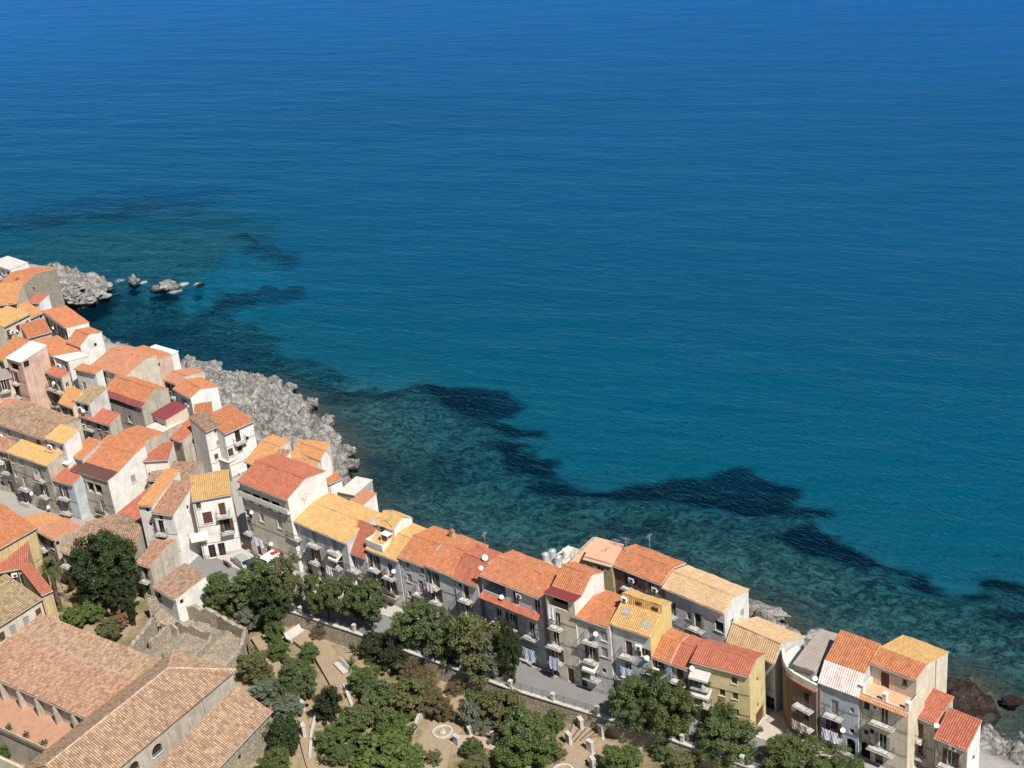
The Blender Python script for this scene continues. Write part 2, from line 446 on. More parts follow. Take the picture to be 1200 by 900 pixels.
GRASS = [([(-40, 265), (60, 232), (150, 208), (255, 208), (272, 222), (230, 246), (150, 252), (60, 264), (-40, 285)], 9, .75),
         ([(285, 272), (345, 264), (352, 278), (322, 297), (286, 300)], 4, .9),
         ([(232, 352), (262, 334), (352, 314), (353, 328), (300, 340), (240, 364), (212, 364)], 4, .85),
         ([(120, 398), (200, 375), (280, 395), (330, 430), (310, 444), (240, 425), (160, 410)], 9, .55),
         ([(340, 445), (380, 455), (430, 460), (480, 455), (470, 475), (400, 490), (370, 480)], 5, .6),
         ([(498, 452), (590, 449), (611, 468), (604, 486), (565, 502), (520, 490), (500, 470)], 2.5, 1),
         ([(562, 508), (590, 497), (640, 500), (640, 510), (590, 518)], 2.2, 1),
         ([(565, 530), (605, 525), (625, 545), (652, 543), (645, 566), (612, 572), (590, 555)], 2.6, 1),
         ([(615, 588), (650, 572), (740, 570), (790, 556), (832, 552), (840, 542), (873, 541), (880, 552), (928, 564), (936, 588), (975, 590), (977, 600), (930, 612), (880, 612), (840, 596), (760, 592), (690, 590)], 2.6, 1),
         ([(905, 640), (940, 634), (985, 630), (992, 648), (1025, 658), (1060, 672), (1062, 682), (1010, 676), (960, 662), (915, 650)], 2.6, 1),
         ([(1055, 685), (1080, 678), (1108, 690), (1110, 702), (1080, 705)], 2.2, 1),
         ([(1142, 676), (1165, 674), (1215, 690), (1215, 712), (1180, 702), (1155, 690)], 2.2, 1),
         ([(1120, 700), (1150, 696), (1163, 708), (1135, 713)], 2, .9),
         ([(1140, 735), (1180, 728), (1215, 738), (1200, 750), (1150, 748)], 2.5, .8),
         ([(430, 560), (520, 555), (560, 575), (520, 600), (450, 590)], 6, .5),
         ([(660, 640), (760, 622), (860, 640), (800, 655), (700, 652)], 6, .5)]
def sea_fields(X, Y):
    land = inside(X, Y, LAND)
    d = dist_line(X, Y, LANDEDGE)
    r = np.where(inside(X, Y, REEF), 1.0, 0.0)
    rd = dist_line(X, Y, REEF, True)
    sg = np.where(r > 0, rd, -rd) + 3.5 + 6 * (fbm(X / 9, Y / 9, 3, 5) - .5) * 2
    reef = sstep(-4, 6, sg)
    off = np.where(land, 0, d)
    deep = 1.0 + 5.5 * (1 - np.exp(-off / 30)) + .022 * off + .00006 * off ** 2
    # the bay shelves more steeply towards the open sea at the far side
    deep = deep + np.maximum(0, Y - 260) * 0.032
    deep = np.minimum(deep, 70)
    reefd = np.minimum(deep, .8 + 2.6 * (1 - np.exp(-off / 18)) + .012 * off)
    depth = deep * (1 - reef) + reefd * reef
    def soft(poly, a, b, w):
        g = np.where(inside(X, Y, poly), 1, -1) * dist_line(X, Y, poly, True) + w * (fbm(X / 10, Y / 10, 3, 6) - .5) * 2
        return sstep(a, b, g)
    r2 = soft(REEF2, -5, 6, 8); r3 = soft(REEF3, -9, 4, 8)
    depth = depth * (1 - r2) + np.minimum(depth, 3.4) * r2
    depth = depth * (1 - r3) + np.minimum(depth, 3.6) * r3
    reef = np.maximum(reef, np.maximum(.5 * r2, .95 * r3))
    depth = np.where(land, -1, depth)
    grass = np.zeros(X.shape)
    for pl, soft, k in GRASS:
        zg_ = -13 if pl[0] == (-40, 265) else (-4 if pl[0][0] < 360 else -5)
        w = polyw(pl, zg_)
        ins = inside(X, Y, w); g = dist_line(X, Y, w, True)
        sgd = np.where(ins, g, -g) + soft * .9 * (fbm(X / 5, Y / 5, 4, 11) - .5) * 2
        grass = np.maximum(grass, k * sstep(-soft * .9, soft * .9, sgd))
    return land, d, depth, reef, grass
gx = axis(-150, 112, 1.1, -9000, 9000, 1.12)
gy = axis(135, 430, 1.1, 60, 16000, 1.10)
X, Y = np.meshgrid(gx, gy)
land, dsh, depth, reef, grass = sea_fields(X, Y)
bed = -depth + reef * np.where(land, 0, 1) * (1.6 * (ridged(X / 3.2, Y / 3.2, 4, 21) - .55)) * np.clip(depth / 3, 0, 1)
bed = np.where(land, 0.0 - np.minimum(dsh, 1.0), np.minimum(bed, -.25))
me, q = grid_mesh('seabed', X, Y, bed)
finish_grid(me, q, {'reef': reef, 'grass': grass, 'shore': np.exp(-dsh / 9.0)})
def seabed_mat():
    t = NT('seabed')
    tc = t.coords(rnd=False)
    ar = t.n('Attribute', attribute_name='reef'); ag = t.n('Attribute', attribute_name='grass')
    n1 = t.noise(tc, .16, 7, .7); n2 = t.noise(tc, .55, 6, .72)
    sand = t.mix(n1, (.40, .39, .33), (.50, .49, .42))
    ro = t.mix(t.ramp(n2, [(.40, (0, 0, 0)), (.62, (1, 1, 1))]), (.035, .045, .035), (.40, .36, .24))
    ro = t.mix(t.ramp(n1, [(.34, (1, 1, 1)), (.62, (0, 0, 0))]), ro, (.04, .05, .045))
    ro = t.mix(t.ramp(t.noise(tc, .09, 4, .6), [(.54, (0, 0, 0)), (.68, (1, 1, 1))]), ro, (.20, .10, .05))
    ash = t.n('Attribute', attribute_name='shore')
    dn_ = t.n('TexNoise'); dn_.inputs['Scale'].default_value = .42; dn_.inputs['Detail'].default_value = 6; dn_.inputs['Roughness'].default_value = .68; dn_.inputs['Distortion'].default_value = 1.6; t.l(tc, dn_.inputs['Vector'])
    dn2 = t.n('TexNoise'); dn2.inputs['Scale'].default_value = 1.3; dn2.inputs['Detail'].default_value = 5; dn2.inputs['Roughness'].default_value = .7; dn2.inputs['Distortion'].default_value = 1.2; t.l(tc, dn2.inputs['Vector'])
    ro = t.mix(.6, ro, t.ramp(dn_.outputs['Fac'], [(.36, (.03, .04, .042)), (.47, (.17, .17, .13)), (.58, (.55, .50, .35))]))
    ro = t.mix(t.ramp(dn2.outputs['Fac'], [(.32, (.6, .6, .6)), (.48, (0, 0, 0))]), ro, (.014, .02, .024))
    br_ = t.ramp(t.math('ADD', t.math('MULTIPLY', ash.outputs['Fac'], .8), t.math('MULTIPLY', n2, .5)), [(.5, (0, 0, 0)), (.85, (1, 1, 1))])
    ro = t.mix(br_, ro, t.mix(dn2.outputs['Fac'], (.05, .03, .022), (.32, .22, .14)))
    rf = t.math('ADD', ar.outputs['Fac'], t.math('MULTIPLY', t.math('SUBTRACT', n1, .5), .7), True)
    c = t.mix(t.ramp(rf, [(.3, (0, 0, 0)), (.6, (1, 1, 1))]), sand, ro)
    gf = t.math('ADD', ag.outputs['Fac'], t.math('MULTIPLY', t.math('SUBTRACT', n2, .5), .5))
    c = t.mix(t.ramp(gf, [(.12, (0, 0, 0)), (.8, (1, 1, 1))]), c, (.012, .018, .024))
    t.bump(n2, .4, .25)
    return t.done(c, .95, .05)
o = new_obj('seabed', me, None, seabed_mat()); tag(o, kind='structure')

foam = np.zeros(X.shape)
for (p, r, k) in [((58, 320), 3.5, 1), ((140, 329), 3.5, .8), ((168, 331), 3, .9), ((205, 341), 4, .9), ((215, 333), 3, 1), ((232, 333), 2.5, 1), ((102, 326), 3, .8), ((1070 - 120, 748), 3, 1), ((958, 742), 3, .9), ((1196, 862), 3, .7)]:
    v = at(p, 0); foam = np.maximum(foam, k * np.exp(-((X - v.x) ** 2 + (Y - v.y) ** 2) / (2 * (r / 2) ** 2)))
foam = np.maximum(foam, .62 * np.exp(-np.maximum(dsh - .4, 0) / .5) * (~land))
keep = ~(land & (dsh > 5))
me, q = grid_mesh('sea', X, Y, np.zeros(X.shape))
kq = keep.ravel()[q].any(1)
finish_grid(me, q[kq], {'depth': np.maximum(depth, 0), 'foam': foam})
def sea_mat():
    t = NT('sea_water')
    ad = t.n('Attribute', attribute_name='depth'); af = t.n('Attribute', attribute_name='foam')
    dep = t.math('DIVIDE', ad.outputs['Fac'], 60.0, True)
    scat = t.ramp(dep, [(0.0, (.000, .014, .026)), (.05, (.000, .022, .044)), (.12, (.000, .046, .098)), (.22, (.000, .070, .195)), (.5, (.000, .074, .305)), (1.0, (.003, .064, .365))])
    tc = t.coords(rnd=False)
    # broad gusts and swell
    mp = rot2m = t.coords(scale=(.35, 1, 1), rnd=False)
    gust = t.noise(mp, .018, 4, .55)
    scat = t.mix(t.ramp(gust, [(.3, (0, 0, 0)), (.7, (1, 1, 1))]), t.mix(1.0, scat, (.90, .90, .92), 'MULTIPLY'), t.mix(1.0, scat, (1.08, 1.08, 1.06), 'MULTIPLY'))
    rot = t.n('Mapping', vector_type='TEXTURE'); rot.inputs['Rotation'].default_value = (0, 0, math.radians(-54)); rot.inputs['Scale'].default_value = (1.8, 0.7, 1); t.l(tc, rot.inputs[0])
    w1 = t.noise(rot.outputs[0], 1.15, 4, .6)
    rot2 = t.n('Mapping', vector_type='TEXTURE'); rot2.inputs['Rotation'].default_value = (0, 0, math.radians(-22)); rot2.inputs['Scale'].default_value = (3.2, 1.0, 1); t.l(tc, rot2.inputs[0])
    w2 = t.noise(rot2.outputs[0], .115, 3, .5)
    rot3 = t.n('Mapping', vector_type='TEXTURE'); rot3.inputs['Rotation'].default_value = (0, 0, math.radians(-30)); rot3.inputs['Scale'].default_value = (2.0, 0.8, 1); t.l(tc, rot3.inputs[0])
    w3 = t.noise(rot3.outputs[0], .33, 3, .55)
    hgt = t.math('ADD', t.math('MULTIPLY', w1, .32), t.math('ADD', t.math('MULTIPLY', w2, .75), t.math('MULTIPLY', w3, .30)))
    bp = t.n('Bump'); bp.inputs['Strength'].default_value = 1.0; bp.inputs['Distance'].default_value = 1.0; t.l(hgt, bp.inputs['Height'])
    dif = t.n('BsdfDiffuse'); t.l(scat, dif.inputs[0]); t.l(bp.outputs[0], dif.inputs['Normal'])
    trn = t.n('BsdfTransparent')
    tint = t.ramp(dep, [(0.0, (.80, .90, .92)), (.025, (.42, .66, .77)), (.06, (.14, .52, .70)), (.13, (.01, .56, .80)), (.4, (.00, .5, .85))])
    t.l(tint, trn.inputs[0])
    T = t.ramp(dep, [(0.0, (.95,) * 3), (.05, (.80,) * 3), (.12, (.62,) * 3), (.22, (.40,) * 3), (.42, (.10,) * 3), (.6, (0,) * 3)])
    m1 = t.n('MixShader'); t.l(T, m1.inputs[0]); t.l(dif.outputs[0], m1.inputs[1]); t.l(trn.outputs[0], m1.inputs[2])
    gl = t.n('BsdfGlossy'); gl.inputs['Roughness'].default_value = .06; gl.inputs[0].default_value = (.15, .55, 1, 1); t.l(bp.outputs[0], gl.inputs['Normal'])
    fr = t.n('Fresnel'); fr.inputs['IOR'].default_value = 1.333; t.l(bp.outputs[0], fr.inputs['Normal'])
    m2 = t.n('MixShader'); t.l(t.math('MULTIPLY', t.math('POWER', fr.outputs[0], 1.5), 1.7, True), m2.inputs[0]); t.l(m1.outputs[0], m2.inputs[1]); t.l(gl.outputs[0], m2.inputs[2])
    fd = t.n('BsdfDiffuse'); fd.inputs[0].default_value = (.75, .78, .78, 1)
    fn = t.noise(tc, 1.3, 6, .75)
    ff = t.ramp(t.math('MULTIPLY', t.math('MULTIPLY', af.outputs['Fac'], fn), 1.6), [(.46, (0, 0, 0)), (.85, (.75, .75, .75))])
    m3 = t.n('MixShader'); t.l(ff, m3.inputs[0]); t.l(m2.outputs[0], m3.inputs[1]); t.l(fd.outputs[0], m3.inputs[2])
    t.l(m3.outputs[0], t.out.inputs[0])
    return t.m
o = new_obj('sea', me, None, sea_mat()); tag(o, kind='structure')

# land surface -------------------------------------------------------
ZS, ZG = 7.0, 4.6                                            # street level, garden level
WALL_PX = [(188, 652), (240, 684), (290, 701), (353, 721), (416, 742), (500, 772), (599, 808), (700, 839), (740, 852), (800, 872), (870, 897), (960, 925)]
WALLW = [W2(p, ZS) for p in WALL_PX]
GARDEN = WALLW + [(60, 110), (60, 60), (-160, 60), (-160, 190), (-110, 205), W2((60, 640), ZG), W2((130, 632), ZG)]
lx = axis(-150, 80, 1.0, -500, 300, 1.2)
ly = axis(120, 400, 1.0, -60, 480, 1.2)
LX, LY = np.meshgrid(lx, ly)
ins = inside(LX, LY, LAND)
dl = dist_line(LX, LY, LANDEDGE)
gar = inside(LX, LY, GARDEN); dw = dist_line(LX, LY, WALLW)
rg = ridged(LX / 4, LY / 4, 4, 3)
slope = np.minimum(-.4 + dl * .22 + np.maximum(dl - 5, 0) * .95, ZS - .05)
z = np.where(ins, np.minimum(slope + (rg - .5) * 1.0 * (dl < 9), ZS - .05), -1.5 - np.minimum(dl, 5))
z = np.where(ins & (dl > 11), ZS - .05, z)
near = (gar | (dw < 2.2)) & ins
z = np.where(near, ZG + .35 * (fbm(LX / 6, LY / 6, 3, 8) - .5) + np.clip((LY - 150) * -.012, -.6, .5), z)
OUTC = [W2(p[:2], p[2]) for p in [(208, 421, 1), (235, 430, 1), (262, 438, 1), (303, 441, 1), (348, 461, 1), (381, 489, 1), (412, 526, 1), (418, 545, 1), (408, 566, 1), (395, 590, 5), (372, 565, 6), (335, 535, 6.5), (300, 535, 6.5), (288, 520, 6.5), (268, 492, 6.5), (258, 478, 6.5), (222, 452, 6)]]
z = np.where(inside(LX, LY, OUTC), z - 3.0 * sstep(.3, 2.5, dist_line(LX, LY, OUTC, True)), z)
keep = ins | (dl < 2.5)
me, q = grid_mesh('ground', LX, LY, z)
q = q[keep.ravel()[q].all(1)]
finish_grid(me, q, {'gar': (gar * 1.0), 'coast': sstep(12, 8, dl) * (~gar)})
def ground_mat():
    t = NT('ground')
    tc = t.coords(rnd=False)
    ga = t.n('Attribute', attribute_name='gar'); cs = t.n('Attribute', attribute_name='coast')
    n1 = t.noise(tc, .25, 6, .65); n2 = t.noise(tc, 1.4, 6, .7); n3 = t.noise(tc, .09, 4, .6)
    soil = t.mix(n2, (.25, .185, .115), (.42, .325, .215))
    soil = t.mix(t.ramp(n1, [(.45, (0, 0, 0)), (.62, (1, 1, 1))]), soil, (.16, .15, .065))
    soil = t.mix(t.ramp(n3, [(.55, (0, 0, 0)), (.65, (1, 1, 1))]), soil, (.10, .115, .04))
    pav = t.mix(n2, (.30, .28, .25), (.40, .37, .33))
    c = t.mix(ga.outputs['Fac'], pav, soil)
    rk = t.mix(n2, (.12, .11, .10), (.33, .315, .29))
    c = t.mix(cs.outputs['Fac'], c, rk)
    geo = t.n('NewGeometry'); sp = t.n('SeparateXYZ'); t.l(geo.outputs['Position'], sp.inputs[0])
    c = t.mix(t.ramp(t.math('ADD', t.math('MULTIPLY', sp.outputs[2], .4), t.math('MULTIPLY', n2, .5)), [(.35, (1, 1, 1)), (.75, (0, 0, 0))]), c, (.045, .04, .034))
    t.bump(n2, .7, .15)
    return t.done(c, .95, .1)
o = new_obj('ground', me, None, ground_mat()); tag(o, kind='structure')

# street -------------------------------------------------------------
def asphalt():
    t = NT('asphalt'); tc = t.coords(rnd=False)
    n1 = t.noise(tc, .3, 5, .6); n2 = t.noise(tc, 6, 4, .7)
    c = t.mix(n1, (.17, .165, .16), (.25, .245, .235)); c = t.mix(.25, c, t.ramp(n2, [(.3, (.2,) * 3), (.7, (.8,) * 3)]), 'OVERLAY')
    t.bump(n2, .2, .02)
    return t.done(c, .9, .2)
def paving(name, a, b):
    t = NT(name); tc = t.coords(rnd=False)
    n1 = t.noise(tc, .5, 5, .65); n2 = t.noise(tc, 5, 4, .7)
    c = t.mix(n1, a, b); c = t.mix(.3, c, t.ramp(n2, [(.3, (.2,) * 3), (.7, (.8,) * 3)]), 'OVERLAY')
    return t.done(c, .9, .15)
M['asphalt'] = asphalt(); M['paving'] = paving('pavement_stone', (.38, .35, .31), (.50, .46, .41)); M['kerb'] = paving('kerb_stone', (.46, .43, .38), (.56, .53, .48))
def offset_line(pl, off):
    r = []
    for i, p in enumerate(pl):
        a = Vector(pl[max(i - 1, 0)]); b = Vector(pl[min(i + 1, len(pl) - 1)])
        d = (b - a).normalized(); n = Vector((-d.y, d.x))
        r.append((p[0] + n.x * off, p[1] + n.y * off))
    return r
def ribbon(name, L0, L1, z0, z1, mat, kind='structure', parent=None):
    m = MB()
    for i in range(len(L0) - 1):
        a, b, c, d = L0[i], L0[i + 1], L1[i + 1], L1[i]
        m.face([(a[0], a[1], z1), (b[0], b[1], z1), (c[0], c[1], z1), (d[0], d[1], z1)])
        for p, q_ in ((a, b), (c, d)):
            m.face([(p[0], p[1], z0), (q_[0], q_[1], z0), (q_[0], q_[1], z1), (p[0], p[1], z1)])
    for a, b in ((L0[0], L1[0]), (L0[-1], L1[-1])): m.face([(a[0], a[1], z0), (b[0], b[1], z0), (b[0], b[1], z1), (a[0], a[1], z1)])
    o = m.build(name, mat, parent)
    if kind: tag(o, kind=kind)
    return o
def fine(pl, step=2.0):
    r = []
    for a, b in zip(pl[:-1], pl[1:]):
        n = max(1, int(math.dist(a, b) / step))
        for k in range(n): r.append((a[0] + (b[0] - a[0]) * k / n, a[1] + (b[1] - a[1]) * k / n))
    return r + [pl[-1]]
WL = WALLW
ribbon('road', offset_line(WL, .2), offset_line(WL, 5.4), ZS - .3, ZS + .0, M['asphalt'])
ribbon('kerb', offset_line(WL, 5.4), offset_line(WL, 5.65), ZS - .3, ZS + .13, M['kerb'])
ribbon('pavement', offset_line(WL, 5.65), offset_line(WL, 11.5), ZS - .3, ZS + .10, M['paving'])

# retaining wall with coping, pillars and rails
gw = thing('garden_wall', 'long low stone garden wall with pillars and iron rail along the road', 'wall', (0, 0, 0))
ribbon('wall', offset_line(WL, -.25), offset_line(WL, .2), ZG - 1, ZS + .22, WALL['stone'], None, gw)
ribbon('coping', offset_line(WL, -.38), offset_line(WL, .27), ZS + .22, ZS + .36, M['marble'], None, gw)
fl = fine(WL[1:], 5.6)
pil = MB(); pil.box(-.22, .22, -.22, .22, 0, 1.0); pil.box(-.28, .28, -.28, .28, 1.0, 1.12)
pme = pil.mesh('pillar', [M['marble']])
for i, p in enumerate(fl):
    o = new_obj('pillar', pme, gw); o.location = (p[0], p[1], ZS + .36)
    o.rotation_euler.z = math.radians(-37)
    if i < len(fl) - 1:
        b = fl[i + 1]; m = MB()
        for h in (.45, .75, 1.05): m.bar((p[0], p[1], ZS + .36 + h), (b[0], b[1], ZS + .36 + h), .025, 4)
        for k in range(1, 4):
            x, y = p[0] + (b[0] - p[0]) * k / 4, p[1] + (b[1] - p[1]) * k / 4
            m.bar((x, y, ZS + .36), (x, y, ZS + 1.45), .03, 4)
        m.build('rail', M['iron'], gw)

# ------------------------------------------------------------------ house builder
rnd = random.Random(7)
_cache = {}
def cached(key, fn):
    if key not in _cache: _cache[key] = fn()
    return _cache[key]
def window_parts(h, x, zc, w, hh, axis_, style, depth=.16, zbase=0):
    """window in wall frame: (x along the wall, out = -depth). axis_: (origin, ex, inward)"""
    o0, ex, inn = axis_
    rz = math.atan2(ex[1], ex[0])
    pos = (o0[0] + ex[0] * x + inn[0] * depth, o0[1] + ex[1] * x + inn[1] * depth, zc)
    w, hh = round(w, 2), round(hh, 2)
    if style in ('brown', 'sgrey', 'green'):
        mat = {'brown': M['shutter_brown'], 'sgrey': M['shutter_grey'], 'green': M['shutter_green']}[style]
        def mk():
            m = MB()
            for s in (-1, 1):
                x0, x1 = (s * w / 2, s * .015) if s < 0 else (.015, w / 2)
                m.box(x0, x1, -.03, .03, -hh / 2, hh / 2)
                n = int(hh / .16)
                for k in range(n):
                    zz = -hh / 2 + .08 + k * (hh - .1) / n
                    m.box(x0 + .05, x1 - .05, -.05, -.03, zz, zz + .07)
            return m.mesh('shutter', [mat])
        s = new_obj('shutter', cached(('sh', w, hh, style), mk), h); s.location = pos; s.rotation_euler.z = rz
        return s
    fm = 'frame_brown' if style == 'bframe' else 'frame_white'
    def mk():
        m = MB(); t = .07
        m.box(-w / 2, -w / 2 + t, -.04, .04, -hh / 2, hh / 2).box(w / 2 - t, w / 2, -.04, .04, -hh / 2, hh / 2)
        m.box(-w / 2 + t, w / 2 - t, -.04, .04, -hh / 2, -hh / 2 + t).box(-w / 2 + t, w / 2 - t, -.04, .04, hh / 2 - t, hh / 2)
        if w > .7: m.box(-.035, .035, -.035, .035, -hh / 2 + t, hh / 2 - t)
        return m.mesh('window', [M[fm]])
    f = new_obj('window', cached(('wf', w, hh, fm), mk), h); f.location = pos; f.rotation_euler.z = rz
    p = new_obj('pane', cached(('wp', w, hh), lambda: MB().box(-w / 2 + .06, w / 2 - .06, -.012, .012, -hh / 2 + .06, hh / 2 - .06).mesh('pane', [M['glass']])), f)
    return f
def balcony(h, x, z, w, axis_, d=.95, mat='iron', plants=False):
    o0, ex, inn = axis_
    rz = math.atan2(ex[1], ex[0])
    w = round(w, 1)
    def mk():
        m = MB(); m.box(-w / 2, w / 2, -d, .02, -.16, 0); m.box(-w / 2 - .04, w / 2 + .04, -d - .05, -.0, -.05, .025)
        for s in (-w / 2 + .25, w / 2 - .25): m.box(s - .08, s + .08, -d * .7, 0, -.36, -.16)
        return m.mesh('balcony', [M['slab']])
    b = new_obj('balcony', cached(('bal', w, d), mk), h)
    b.location = (o0[0] + ex[0] * x, o0[1] + ex[1] * x, z); b.rotation_euler.z = rz
    def mkr():
        m = MB(); e = .04
        pts = [(-w / 2, -e), (-w / 2, -d + .03), (w / 2, -d + .03), (w / 2, -e)]
        for a, c in zip(pts[:-1], pts[1:]):
            m.bar((a[0], a[1], 1.0), (c[0], c[1], 1.0), .03, 4); m.bar((a[0], a[1], .1), (c[0], c[1], .1), .02, 4)
            n = max(2, int(math.dist(a, c) / .16))
            for k in range(n + 1):
                px, py = a[0] + (c[0] - a[0]) * k / n, a[1] + (c[1] - a[1]) * k / n
                m.bar((px, py, .02), (px, py, 1.0), .011, 3, None, 0, False)
        return m.mesh('railing', [M[mat]])
    new_obj('railing', cached(('rail', w, d, mat), mkr), b)
    if plants:
        m = MB()
        for k in range(5):
            cx = -w / 2 + .25 + k * (w - .5) / 4
            m.box(cx - .12, cx + .12, -d + .1, -d + .34, 0.03, .28)
        m.build('flower_pots', M['terracotta'], b)
        pl = MB(); r = random.Random(int(x * 100))
        for k in range(130):
            c = Vector((r.uniform(-w / 2 + .1, w / 2 - .1), -d + .2 + r.uniform(-.2, .2), .3 + abs(r.gauss(.15, .2))))
            a = Vector((r.gauss(0, 1), r.gauss(0, 1), r.gauss(0, .6))).normalized() * .12; bb = Vector((r.gauss(0, 1), r.gauss(0, 1), r.gauss(0, .6))).normalized() * .1
            pl.face([c - a, c + bb, c + a, c - bb])
        pl.build('plants', LEAF['olive'], b)
    return b
def cloth_mesh(w, hh, seed, mat):
    r = random.Random(seed); m = MB(); nx, nz = 10, 8
    ph = r.uniform(0, 6)
    P = [[(-w / 2 + w * i / nx, .05 * math.sin(ph + i * 1.3) * (.3 + j / nz) + .03 * math.sin(i * 2.7 + j), -hh * j / nz - (.05 * math.sin(i * .9 + ph) if j == nz else 0)) for i in range(nx + 1)] for j in range(nz + 1)]
    for j in range(nz):
        for i in range(nx): m.face([P[j][i], P[j + 1][i], P[j + 1][i + 1], P[j][i + 1]])
    me = m.mesh('cloth', [mat]); return me
LAUNDRY = 0
def laundry(h, x, z, axis_, label, w=1.4, hh=1.5, mat='linen', out=1.02):
    global LAUNDRY
    LAUNDRY += 1
    o0, ex, inn = axis_
    Mw = h.matrix_basis
    p = Mw @ Vector((o0[0] + ex[0] * x - inn[0] * out, o0[1] + ex[1] * x - inn[1] * out, z))
    o = new_obj('hanging_laundry', cloth_mesh(w, hh, LAUNDRY, M[mat])); o.location = p
    o.rotation_euler.z = h.rotation_euler.z + math.atan2(ex[1], ex[0])
    sm = o.modifiers.new('thick', 'SOLIDIFY'); sm.thickness = .02
    return tag(o, label, 'laundry', 'laundry hanging on the houses')
def dish(h, x, z, axis_, out=.35, r=.33):
    o0, ex, inn = axis_
    def mk():
        m = MB(); n = 14
        for k in range(3):
            r0, r1 = r * k / 3, r * (k + 1) / 3
            for i in range(n):
                a0, a1 = 6.2832 * i / n, 6.2832 * (i + 1) / n
                q_ = [(rr * math.cos(a), -.22 * (rr / r) ** 2 * r, rr * math.sin(a)) for rr, a in ((r0, a0), (r1, a0), (r1, a1), (r0, a1))]
                m.face(q_ if k else q_[1:4] if False else [q_[0], q_[1], q_[2]] if k == 0 else q_)
        m.bar((0, 0, 0), (0, .35, -.12), .03, 5); m.bar((0, 0, -r * .9), (0, -r * .9, -.05), .018, 4)
        return m.mesh('satellite_dish', [M['ac']])
    o = new_obj('satellite_dish', cached(('dish', r), mk), h)
    o.location = (o0[0] + ex[0] * x - inn[0] * out, o0[1] + ex[1] * x - inn[1] * out, z)
    o.rotation_euler = (math.radians(-25), 0, math.atan2(ex[1], ex[0]) + .5)
    return o
def ac_unit(h, x, z, axis_):
    o0, ex, inn = axis_
    def mk():
        m = MB(); m.box(-.42, .42, -.36, -.02, -.3, .3); m.bar((.1, -.36, 0), (.1, -.385, 0), .22, 14, None, 1); m.box(-.35, .35, -.02, .02, -.36, -.3, 1)
        return m.mesh('air_conditioner', [M['ac'], M['iron']])
    o = new_obj('air_conditioner', cached('ac', mk), h)
    o.location = (o0[0] + ex[0] * x, o0[1] + ex[1] * x, z); o.rotation_euler.z = math.atan2(ex[1], ex[0])
def awning(h, x, z, w, axis_, mat='awn_stripe', d=1.1, drop=.7):
    o0, ex, inn = axis_
    m = MB(); n = 8
    for i in range(n):
        x0, x1 = -w / 2 + w * i / n, -w / 2 + w * (i + 1) / n
        b = .03 * (i % 2)
        m.face([(x0, -.03, 0), (x1, -.03, 0), (x1, -d, -drop - b), (x0, -d, -drop - b)])
        m.face([(x0, -d, -drop - b), (x1, -d, -drop - b), (x1, -d - .02, -drop - .28), (x0, -d - .02, -drop - .28)])
        m.face([(x0, -.03, -.04), (x0, -d, -drop - b - .03), (x1, -d, -drop - b - .03), (x1, -.03, -.04)])
    m.bar((-w / 2, -d, -drop), (w / 2, -d, -drop), .03, 5); m.bar((-w / 2, -.05, -drop - .4), (-w / 2, -d, -drop), .02, 4); m.bar((w / 2, -.05, -drop - .4), (w / 2, -d, -drop), .02, 4)
    o = m.build('awning', M[mat], h)
    o.location = (o0[0] + ex[0] * x, o0[1] + ex[1] * x, z); o.rotation_euler.z = math.atan2(ex[1], ex[0])
def antenna(h, x, y, z, hgt=2.2):
    def mk():
        m = MB(); m.bar((0, 0, -.3), (0, 0, hgt), .03, 5); m.bar((-.6, 0, hgt - .2), (.6, 0, hgt - .2), .02, 4)
        for k in range(7): m.bar((-.55 + k * .18, -.3, hgt - .2), (-.55 + k * .18, .3, hgt - .2), .012, 3)
        m.bar((-.3, 0, hgt - .7), (.3, 0, hgt - .7), .015, 4)
        return m.mesh('antenna', [M['metal_grey']])
    o = new_obj('antenna', cached(('ant', hgt), mk), h); o.location = (x, y, z); o.rotation_euler.z = rnd.uniform(0, 3)
def chimney(h, x, y, z, hh=1.0, mat='beige'):
    m = MB(); m.box(-.3, .3, -.3, .3, -.8, hh); m.box(-.38, .38, -.38, .38, hh, hh + .1, 1); m.box(-.22, .22, -.22, .22, hh + .1, hh + .3, 1)
    o = m.build('chimney', [WALL[mat], M['terracotta']], h); o.location = (x, y, z)

def wall_panel(m, axis_, L, z0, z1, holes):
    o0, ex, inn = axis_
    P = lambda x, z_, d=0.0: (o0[0] + ex[0] * x + inn[0] * d, o0[1] + ex[1] * x + inn[1] * d, z_)
    xs = sorted({0.0, L} | {v for h in holes for v in h[:2]}); zs = sorted({z0, z1} | {v for h in holes for v in h[2:4]})
    for i in range(len(xs) - 1):
        for j in range(len(zs) - 1):
            cx, cz = (xs[i] + xs[i + 1]) / 2, (zs[j] + zs[j + 1]) / 2
            if any(h[0] < cx < h[1] and h[2] < cz < h[3] for h in holes): continue
            m.face([P(xs[i], zs[j]), P(xs[i + 1], zs[j]), P(xs[i + 1], zs[j + 1]), P(xs[i], zs[j + 1])])
    for x0, x1, a, b, d in [h[:5] for h in holes]:
        m.face([P(x0, a), P(x0, a, d), P(x0, b, d), P(x0, b)]); m.face([P(x1, a), P(x1, b), P(x1, b, d), P(x1, a, d)])
        m.face([P(x0, a), P(x1, a), P(x1, a, d), P(x0, a, d)]); m.face([P(x0, b), P(x0, b, d), P(x1, b, d), P(x1, b)])
        m.face([P(x0, a, d), P(x1, a, d), P(x1, b, d), P(x0, b, d)])
